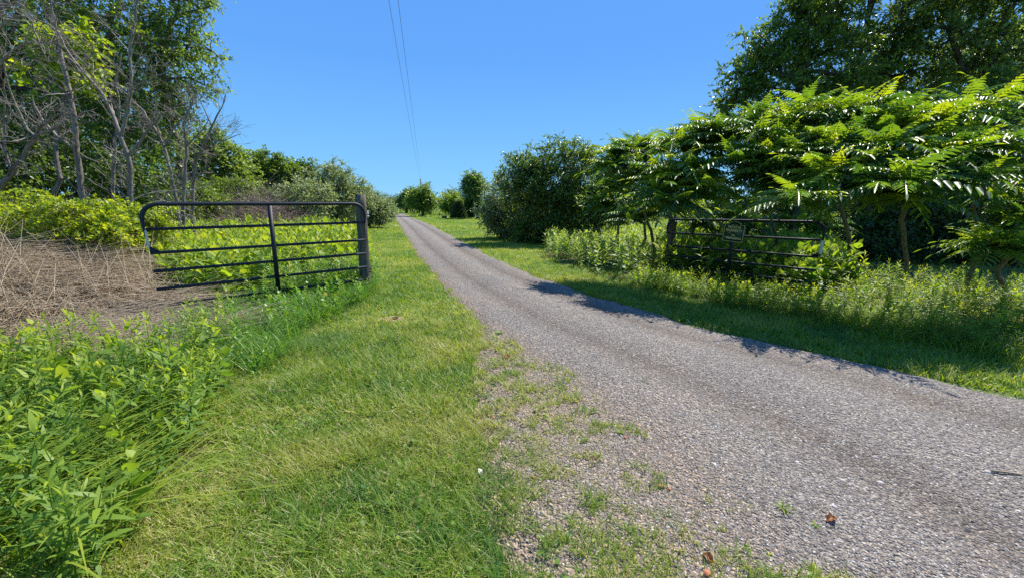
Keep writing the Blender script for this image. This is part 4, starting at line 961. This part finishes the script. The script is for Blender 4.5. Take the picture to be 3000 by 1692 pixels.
# sign hanging on the right gate
def sign():
    c = at(2153, 679, 7.75); W, Hh = .40, .40
    ux = np.array([cos(angR), sin(angR), 0]); tocam = nrm(np.array([-c[0], -c[1], 0]))
    nrmv = np.array([ux[1], -ux[0], 0]);
    if nrmv @ tocam < 0: nrmv = -nrmv
    # the gate plane at this bearing
    h = np.array([rh[0], rh[1]]); dr = ray(2153, 679); 
    A = np.array([[dr[0], -ux[0]], [dr[1], -ux[1]]]); s, t = np.linalg.solve(A, h - CAM[:2])
    c = CAM + dr * s + nrmv * .036
    X = Vector(ux); Zv = Vector((0, 0, 1)); tilt = radians(-3)
    if X.cross(Zv).dot(Vector(nrmv)) < 0: X = -X
    Mx = Matrix((X, Zv, Vector(nrmv))).transposed().to_4x4(); Mx.translation = Vector(c)
    Mx = Mx @ Matrix.Rotation(tilt, 4, 'Z')
    root = bpy.data.objects.new("warning_sign", None); COL.objects.link(root); root.matrix_world = Mx; root.empty_display_size = .1
    tag(root, "green and gold arched private property sign fixed to the right gate", "sign")
    def outline(g):
        w, h_ = W / 2 - g, Hh / 2 - g; P = [(-w + .02, -h_), (w - .02, -h_), (w - .006, -h_ + .006), (w, -h_ + .02), (w, h_ - .075), (w - .006, h_ - .062), (w - .02, h_ - .055), (w * .58, h_ - .055)]
        a = np.linspace(0.12, pi - .12, 15); P += [(w * .56 * cos(t), h_ - .05 + .055 * sin(t) + g * .3) for t in a]
        P += [(-w * .58, h_ - .055), (-w + .02, h_ - .055), (-w + .006, h_ - .062), (-w, h_ - .075), (-w, -h_ + .02), (-w + .006, -h_ + .006)]
        return np.array(P)
    def slab(P, z0, z1, mat, name):
        mb = MB(); n = len(P); V = np.concatenate([np.c_[P, np.full(n, z0)], np.c_[P, np.full(n, z1)], [[0, 0, z1], [0, 0, z0]]])
        T = [[n + k, n + (k + 1) % n, 2 * n] for k in range(n)] + [[(k + 1) % n, k, 2 * n + 1] for k in range(n)]
        Q = [[k, (k + 1) % n, n + (k + 1) % n, n + k] for k in range(n)]
        mb.add(V, T=T, Q=Q); return mb.obj(name, mat, root)
    slab(outline(0), -.004, .004, M['sign'], "panel")
    A_, B_ = outline(.009), outline(.018); n = len(A_); mb = MB()
    V = np.concatenate([np.c_[A_, np.full(n, .004)], np.c_[B_, np.full(n, .004)], np.c_[A_, np.full(n, .007)], np.c_[B_, np.full(n, .007)]])
    mb.add(V, Q=[[2 * n + k, 2 * n + (k + 1) % n, 3 * n + (k + 1) % n, 3 * n + k] for k in range(n)] + [[k, (k + 1) % n, 2 * n + (k + 1) % n, 2 * n + k] for k in range(n)])
    mb.obj("border", M['gold'], root)
    for txt, size, y in (("PRIVATE", .066, .062), ("PROPERTY", .066, -.002), ("No", .048, -.085), ("TRESPASSING", .052, -.142)):
        cu = bpy.data.curves.new("text", 'FONT'); cu.body = txt; cu.size = size; cu.align_x = 'CENTER'; cu.extrude = .001; cu.offset = .002
        o = bpy.data.objects.new("text", cu); COL.objects.link(o)
        dg = bpy.context.evaluated_depsgraph_get(); me = bpy.data.meshes.new_from_object(o.evaluated_get(dg))
        bpy.data.objects.remove(o); me.materials.clear(); me.materials.append(M['gold']); me.name = "lettering"
        l = bpy.data.objects.new("lettering", me); COL.objects.link(l); l.parent = root; l.location = (0, y, .0055)
    for s in (-1, 1):
        mb = MB(); box(mb, (s * .085, -.030, .0055), (.055, .005, .002)); mb.obj("divider", M['gold'], root)
    mb = MB()                                                             # small ornament under the arch
    for s in (-1, 1):
        for k in range(4):
            a = .5 + k * .42; tube(mb, [(s * .004, .118, .006), (s * (.016 + .007 * k), .124 + .006 * sin(a), .006), (s * (.026 + .010 * k), .122 + .012 * cos(a), .006)], .0028, 5)
    mb.obj("ornament", M['gold'], root)
sign()

# ------------------------------------------------------------------ far things
gf = "trees beyond the end of the drive"
tree("tree", "round bushy tree with a visible trunk beside the far end of the drive", "tree", gf, 1240, 50, [(1222, 580, 24), (1246, 570, 22), (1252, 592, 22), (1232, 600, 26), (1212, 598, 18), (1246, 552, 12), (1255, 612, 16)], 200, M['tree_green'], M['bark'], .22, 7, 1.0, 8, L4, .22, twigwood=False)
tree("tree", "dark tree group left behind the round bushy tree", "tree", gf, 1192, 66, [(1192, 582, 20), (1206, 566, 16), (1178, 596, 16), (1200, 602, 18)], 130, M['tree_dark'], M['bark_dark'], .26, 7, 1.0, 8, L4, .25, twigwood=False)
tree("tree", "tall oval tree on the meadow left of the right hand thicket", "tree", gf, 1400, 46, [(1388, 530, 24), (1398, 550, 26), (1374, 556, 22), (1388, 585, 22), (1396, 612, 16)], 210, M['tree_blue'], M['bark_dark'], .22, 7, .9, 8, L4, .2, twigwood=False, rshift=.25)
tree("tree", "light green spreading tree between the round bushy tree and the small pines", "tree", gf, 1325, 58, [(1310, 592, 20), (1335, 590, 22), (1350, 602, 20), (1320, 612, 22), (1300, 606, 14)], 150, M['tree_green'], M['bark'], .24, 7, .9, 8, L4, .2, twigwood=False, rshift=-.3)
tree("tree", "thin open crowned tree above the light green tree", "tree", gf, 1322, 66, [(1316, 572, 14), (1334, 568, 12), (1306, 578, 10), (1340, 580, 12)], 60, M['tree_blue'], M['bark_dark'], .2, 5, 1.1, 7, L4, .15, twigwood=True)
tree("tree", "dark tree right behind the round bushy tree", "tree", gf, 1262, 62, [(1264, 585, 14), (1268, 600, 14)], 60, M['tree_dark'], M['bark_dark'], .24, 7, .9, 8, L4, .2, twigwood=False)
def pine(label, px, d, ytop, wpx):
    b = at(px, 640, d); b[2] = 0; tp = at(px, ytop, d); h = tp[2]; rad = wpx / FPX * d / 2
    root = thing("pine_tree", label, "tree", b, 0, "small pines on the lawn"); wm = MB(); lm = MB()
    tube(wm, [b, b + [0, 0, h * .6], b + [0, 0, h]], [.09, .05, .01], 6)
    n = 900; t = R.random(n) ** .8; az = R.uniform(0, 2 * pi, n); rr = rad * (1 - t) ** .7 * (.35 + .65 * np.sqrt(R.random(n)))
    p_ = b + np.stack([np.cos(az) * rr, np.sin(az) * rr, .1 + t * h * .97], -1)
    Y = nrm(np.stack([np.cos(az), np.sin(az), R.uniform(.3, 1.2, n)], -1))
    for q in range(5): inst(lm, LEAF4 * np.array([.35, 1, 1]), LEAF4F, p_, nrm(Y + rand_dir(n) * .5), rand_dir(n), R.uniform(.25, .5, n), np.clip(R.normal(.5, .25, n), 0, 1))
    wm.obj("trunk", M['bark_dark'], root, b); lm.obj("crown", M['pine'], root, b)
pine("small dark pine, the left and nearer one on the lawn", 1344, 43, 598, 40)
pine("small slimmer pine, the right one on the lawn", 1372, 46, 595, 30)

def wires():
    pb = at(1234, 600, 105); pt = at(1234, 524, 105)
    root = thing("utility_pole", "tall grey utility pole rising above the round bushy tree", "pole", (pb[0], pb[1], 0))
    mb = MB(); tube(mb, [(0, 0, -.3), (0, 0, pt[2] / 2), (0, 0, pt[2])], [.19, .17, .14], 10, 0, True); mb.obj("mast", M['polewood'], root, smooth=True)
    mb = MB(); tube(mb, [(-.12, -.02, pt[2] - .35), (-.12, -.02, pt[2] - .05)], .05, 8, 0, True); mb.obj("insulator", M['gate_light'], root)
    for lab, px, dz, off in (("left one of the two thin wires crossing the sky", 1139, .9, -.15), ("right one of the two thin wires crossing the sky", 1166, .15, .1)):
        q = at(px, 0, 15.0); e = np.array([pt[0] + off, pt[1], pt[2] - dz]); dirv = (q - e) / (e[1] - q[1])
        ys = np.linspace(0, 1, 60); L = e[1] + 26; P = e[None] + dirv[None] * (ys * L)[:, None]
        t15 = (e[1] - q[1]) / L
        sagv = 4 * ys * (1 - ys) - ys / t15 * 4 * t15 * (1 - t15); P[:, 2] -= 1.1 * sagv
        mb = MB(); tube(mb, P, .008, 5); o = mb.obj("overhead_wire", M['wire'], None, e); tag(o, lab, "wire", "overhead wires")
wires()

def shed():
    c = at(1268, 606, 120); c[2] = 0; s = 120 / FPX
    root = thing("shed", "small pale shed with a grey green roof far off on the meadow", "shed", c, .25)
    w, dp, h, rh_ = 22 * s, 4, 15 * s, 8 * s
    mb = MB(); box(mb, (0, 0, h / 2), (w, dp, h)); mb.add([(-w / 2, -dp / 2, h), (-w / 2, dp / 2, h), (-w / 2, 0, h + rh_), (w / 2, -dp / 2, h), (w / 2, dp / 2, h), (w / 2, 0, h + rh_)], T=[[0, 2, 1], [3, 4, 5]]); mb.obj("wall", M['shedwall'], root)
    mb = MB(); e = .25; z0 = h - .12
    for sg in (-1, 1):
        A = np.array([(-w / 2 - e, sg * (dp / 2 + e), z0), (w / 2 + e, sg * (dp / 2 + e), z0), (w / 2 + e, 0, h + rh_ + .02), (-w / 2 - e, 0, h + rh_ + .02)]); B = A + [0, 0, .1]
        mb.add(np.concatenate([A, B]), Q=[[0, 1, 2, 3], [4, 7, 6, 5], [0, 4, 5, 1], [1, 5, 6, 2], [2, 6, 7, 3], [3, 7, 4, 0]])
    mb.obj("roof", M['shedroof'], root)
    mb = MB(); box(mb, (w * .12, -dp / 2 - .03, h * .4), (.9, .05, h * .8)); mb.obj("door", M['darkdoor'], root)
shed()
c = gp(1302, 640); mb = MB(); box(mb, (0, 0, .13), (.5, .34, .24)); box(mb, (0, 0, .27), (.56, .4, .04)); box(mb, (-.18, -.18, .1), (.03, .03, .2)); box(mb, (.18, -.18, .1), (.03, .03, .2))
o = mb.obj("wooden_box", M['post'], loc=c); tag(o, "small grey box lying alone on the far lawn", "box")

# hill and distant woods
def hill():
    mb = MB(); n = 60; xs = np.linspace(-420, 180, n); ys = np.linspace(420, 760, 14); X, Y = np.meshgrid(xs, ys, indexing='ij')
    Zz = 11 * np.exp(-((X + 160) / 130) ** 2) * np.sin(np.clip((Y - 420) / 340, 0, 1) * pi) ** .8 - .3
    i, j = np.meshgrid(np.arange(n - 1), np.arange(13), indexing='ij')
    mb.add(np.stack([X, Y, Zz], -1).reshape(-1, 3), Q=np.stack([i * 14 + j, (i + 1) * 14 + j, (i + 1) * 14 + j + 1, i * 14 + j + 1], -1).reshape(-1, 4))
    o = mb.obj("hill", noise_mat("hill_grass", [(.3, (.06, .10, .035)), (.7, (.14, .17, .07))], .03, .95, 6, 0), smooth=True); tag(o, "low distant green hill at the end of the drive", None, None, 'structure')
hill()
def far_wood(name, label, segs, mat, size, n, tmpl=L4):
    """segs: (x, y, radius, height)"""
    mb = MB()
    for x, y, r, h in segs:
        m_ = n; d = rand_dir(m_); rr = (.55 + .45 * R.random(m_))[:, None]
        p_ = np.array([x, y, h * .55]) + d * rr * np.array([r, r, h * .48]) * R.uniform(.8, 1.1, (m_, 1)); p_[:, 2] = np.maximum(p_[:, 2], .1)
        inst(mb, tmpl[0], tmpl[1], p_, rand_dir(m_), nrm(d + rand_dir(m_) * .6 + [0, 0, .4]), size * R.uniform(.6, 1.3, m_), np.clip(R.normal(.5, .2) + R.normal(0, .22, m_), 0, 1))
    o = mb.obj(name, mat); tag(o, label, None, None, 'stuff')
rw = np.random.default_rng(5)
far_wood("distant_trees", "low line of distant trees along the horizon", [(x, 230 + rw.uniform(-25, 40), rw.uniform(6, 11), rw.uniform(3.2, 5.0)) for x in np.arange(-380, 420, 9.0)] + [(-128, 400, 9, 12.5), (-117, 405, 8, 11), (-141, 395, 9, 12), (-106, 400, 7, 9)], M['far_leaf'], 1.0, 650)
far_wood("left_wood_edge".replace("left_", ""), "dark mass of the wood behind the leafy trees on the left", [(-24 + rw.uniform(-2, 2) + .05 * k, 17 + k * 2.6, 3.6, rw.uniform(8, 12)) for k in range(4)] + [(-19 + rw.uniform(-1, 1), 17 + k * 2, 3.2, 9 + rw.uniform(0, 3)) for k in range(3)], M['far_leaf'], .2, 4000)
far_wood("dark_thicket", "dark mass of the wood behind the tall trees on the right", [(15.5 + rw.uniform(-1, 1) + 2.0 * k, 19.5 + rw.uniform(-1.5, 1.5), 2.8, rw.uniform(8, 11)) for k in range(10)] + [(15 + 1.8 * k, 17.0 + rw.uniform(-1, 1), 1.7, rw.uniform(3.2, 4.5)) for k in range(9)], M['far_leaf'], .2, 4200)

# ------------------------------------------------------------------ small things on the ground
def dead_leaf(label, px, py, s, a):
    g_ = gp(px, py); z = float(ROADZ(np.array([g_[0]]), np.array([g_[1]]))[0]); mb = MB()
    u = np.linspace(-1, 1, 9); v = np.linspace(-1, 1, 9); U, V = np.meshgrid(u, v, indexing='ij')
    w = np.sqrt(np.clip(1 - U ** 2, 0, 1)) * (.5 + .12 * np.sin(U * 9)); X = U * s; Y = V * w * s
    Zz = s * (.55 * np.abs(V) ** 1.5 * (1 + .4 * np.sin(U * 4 + 1)) + .18 * np.cos(U * 3)) + .003
    i, j = np.meshgrid(np.arange(8), np.arange(8), indexing='ij')
    mb.add(np.stack([X, Y, Zz - Zz.min() + .002], -1).reshape(-1, 3), Q=np.stack([i * 9 + j, (i + 1) * 9 + j, (i + 1) * 9 + j + 1, i * 9 + j + 1], -1).reshape(-1, 4), a=R.random(81))
    o = mb.obj("dead_leaf", M['deadleaf'], loc=(g_[0], g_[1], z)); o.rotation_euler = (0, 0, a); tag(o, label, "leaf", "dead leaves on the drive")
dead_leaf("curled orange brown leaf lying alone on the gravel at lower right", 2430, 1542, .030, .3)
dead_leaf("dark red brown leaf where the grass meets the gravel in mid distance", 1484, 1056, .042, 1.0)
dead_leaf("small tan leaf at the bottom edge among the gravel tufts", 2072, 1648, .026, 2.0)
def frag(label, px, py, s, a):
    g_ = gp(px, py); z = float(ROADZ(np.array([g_[0]]), np.array([g_[1]]))[0]); mb = MB()
    P = np.array([(-1, -.5), (.6, -.7), (1, .1), (.3, .7), (-.8, .5)]) * s * R.uniform(.75, 1.2, (5, 2)); n = 5
    V = np.concatenate([np.c_[P, np.zeros(n)], np.c_[P * .85, np.full(n, s * .55) + R.uniform(-.1, .1, n) * s], [[0, 0, s * .6]]])
    mb.add(V, Q=[[k, (k + 1) % n, n + (k + 1) % n, n + k] for k in range(n)], T=[[n + k, n + (k + 1) % n, 2 * n] for k in range(n)])
    o = mb.obj("brick_fragment", M['brick'], loc=(g_[0], g_[1], z)); o.rotation_euler = (0, 0, a); tag(o, label, "brick fragment", "orange brick fragments in the thin grass")
for k, (px, py, s, lab) in enumerate([(1935, 1434, .018, "larger orange brick fragment nearest to the bare gravel"), (1961, 1441, .012, "small brick fragment just right of the larger orange fragment"), (1830, 1290, .014, "brick fragment below the dark leafy tuft at the gravel edge"), (1560, 1408, .014, "brick fragment left of the grey pebbles in the thin grass"), (1427, 1350, .014, "brick fragment at the edge of the solid grass"), (1446, 1230, .014, "farthest brick fragment in the thin grass"), (1315, 1337, .012, "brick fragment lying in the mown grass"), (1735, 1352, .012, "brick fragment in the middle of the thin grass"), (2068, 1690, .02, "brick fragment at the bottom edge of the photo")]):
    frag(lab, px, py, s, k * .9)
def pebble(label, px, py, s, tone):
    g_ = gp(px, py); z = float(ROADZ(np.array([g_[0]]), np.array([g_[1]]))[0]); mb = MB(); V = []; T = []
    for i in range(5):
        ph = i / 4 * pi / 2
        for j in range(9): V.append((cos(ph) * cos(j * .698) * s * (1 + .08 * sin(j * 2.1)), cos(ph) * sin(j * .698) * s * .72, sin(ph) * s * .45))
    Q = [[i * 9 + j, i * 9 + (j + 1) % 9, (i + 1) * 9 + (j + 1) % 9, (i + 1) * 9 + j] for i in range(4) for j in range(9)]
    mb.add(V, Q=Q, a=tone); o = mb.obj("pebble", M['stone'], loc=(g_[0], g_[1], z - .002), smooth=True); o.rotation_euler = (0, 0, R.uniform(0, 6)); tag(o, label, "stone", "larger pebbles")
for px, py, s, t, lab in [(1606, 1418, .013, .97, "white round pebble in the thin grass"), (1551, 1384, .013, .88, "cream pebble above the white one in the thin grass"), (1742, 1608, .011, .95, "cream pebble near the bottom of the thin grass"), (1789, 1675, .014, .55, "grey blue flat pebble at the bottom edge"), (2576, 1424, .017, .95, "flat cream pebble alone in the middle of the gravel"), (2438, 1497, .015, .93, "pale pebble just above the curled brown leaf"), (2092, 1369, .014, .97, "white pebble beside the grass tuft on the gravel"), (2830, 1565, .017, .1, "dark stone in the lower right gravel"), (2805, 1592, .016, .12, "second dark stone below the other one at lower right"), (2465, 1420, .014, .93, "pale flat pebble left of the cream one on the gravel"), (2888, 1398, .02, .85, "pale flat stone left of the small stick")]:
    pebble(lab, px, py, s, t)
g_ = gp(2940, 1405); mb = MB(); z = float(ROADZ(np.array([g_[0]]), np.array([g_[1]]))[0]); tube(mb, [(-.07, .012, .008), (-.02, .0, .011), (.03, -.006, .009), (.08, -.016, .007)], [.006, .0065, .006, .004], 6, 0, True)
o = mb.obj("stick", M['stick'], loc=(g_[0], g_[1], z)); tag(o, "short brown stick lying on the gravel at the right edge", "stick")
ROS = []
def rosette(label, px, py, s, nleaf, mat, curve=.3, W=.22):
    g_ = gp(px, py); z = float(ROADZ(np.array([g_[0]]), np.array([g_[1]]))[0]); mb = MB(); i = np.arange(nleaf); az = i * 2.4 + R.normal(0, .3, nleaf); el = R.uniform(.1, .9, nleaf)
    Y = np.stack([np.cos(az) * np.cos(el), np.sin(az) * np.cos(el), np.sin(el)], -1); N = np.stack([-np.cos(az) * np.sin(el), -np.sin(az) * np.sin(el), np.cos(el)], -1)
    inst(mb, lance(W, curve), LANCEF, np.zeros((nleaf, 3)), Y, N, s * R.uniform(.6, 1.2, nleaf), R.random(nleaf))
    o = mb.obj("weed_rosette", mat, loc=(g_[0], g_[1], z)); tag(o, label, "weed", "single weeds growing in the gravel")
rosette("spiky dark green weed standing alone on the gravel at lower right", 2290, 1505, 0.054, 16, M['weed'], .2, .14)
rosette("small green weed just left of the curled brown leaf", 2385, 1556, 0.029, 12, M['weed'])
rosette("green weed nearest the bottom edge among the gravel", 2380, 1685, 0.043, 16, M['bright'])
rosette("small pale weed at the bottom of the gravel, left one of two", 2110, 1625, 0.025, 10, M['weed_silver'])
rosette("small pale weed at the bottom of the gravel, right one of two", 2180, 1612, 0.025, 10, M['weed_silver'])
rosette("small weed left of the bottom green weed", 2248, 1640, 0.025, 10, M['bright'])
rosette("grey green weed alone on the gravel edge in mid distance", 1465, 980, 0.065, 18, M['weed_silver'])
rosette("dark weed tuft at the right border of the thin grass", 1815, 1275, 0.050, 22, M['weed'], .1, .12)
rosette("dark low weed in the thin grass left of the tuft", 1712, 1300, 0.043, 22, M['weed'], .1, .12)
rosette("dark round leaved weed at the edge of the solid grass", 1417, 1395, 0.050, 7, M['tree_dark'], .3, .7)
# bare soil patches
def soil(label, poly, lift):
    mb = MB(); P = np.array(poly); c = P.mean(0); rings = [0, .35, .7, .9, 1.05]; n = 36; V = []
    d = P - c; a = np.arctan2(d[:, 1], d[:, 0]); o_ = np.argsort(a); rr = np.hypot(*d.T)
    th = np.linspace(-pi, pi, n, endpoint=False); rad = np.interp(th, a[o_], rr[o_], period=2 * pi)
    for k, f in enumerate(rings):
        for t, r__ in zip(th, rad):
            q = c + np.array([cos(t), sin(t)]) * r__ * f * (1 + .7 * (R.random() - .5) * (f > .5)); V.append((q[0], q[1], float(terr(*q)) + (.010 + R.normal(0, .005)) * (1 - f ** 3) - .006))
    Q = [[k * n + j, k * n + (j + 1) % n, (k + 1) * n + (j + 1) % n, (k + 1) * n + j] for k in range(4) for j in range(n)]
    mb.add(V, Q=Q); o = mb.obj("soil_patch", noise_mat("bare_soil", [(.3, (.24, .13, .075)), (.55, (.42, .26, .16)), (.8, (.52, .36, .24))], 25, .95, 6, .6), smooth=True); tag(o, label, None, None, 'structure')
soil("bare orange soil with a burrow in the grass between gate and drive", P_soil, .01)

g_ = gp(1158, 932); mb = MB(); th = np.linspace(0, 2 * pi, 13)[:-1]
mb.add(np.concatenate([np.stack([.055 * np.cos(th) * R.uniform(.8, 1.2, 12), .038 * np.sin(th) * R.uniform(.8, 1.2, 12), np.full(12, .012)], -1), [[0, 0, -.02]]]), T=[[k, (k + 1) % 12, 12] for k in range(12)])
o = mb.obj("burrow", noise_mat("burrow_shade", [(.3, (.02, .014, .01)), (.7, (.05, .033, .022))], 30, .95, 4, .3), loc=(g_[0], g_[1], float(terr(g_[0], g_[1])) + .004)); tag(o, "small dark burrow in the bare soil patch on the grass", None, None, 'structure')  # shallow dish; the shade inside the hole is painted as a near-black colour
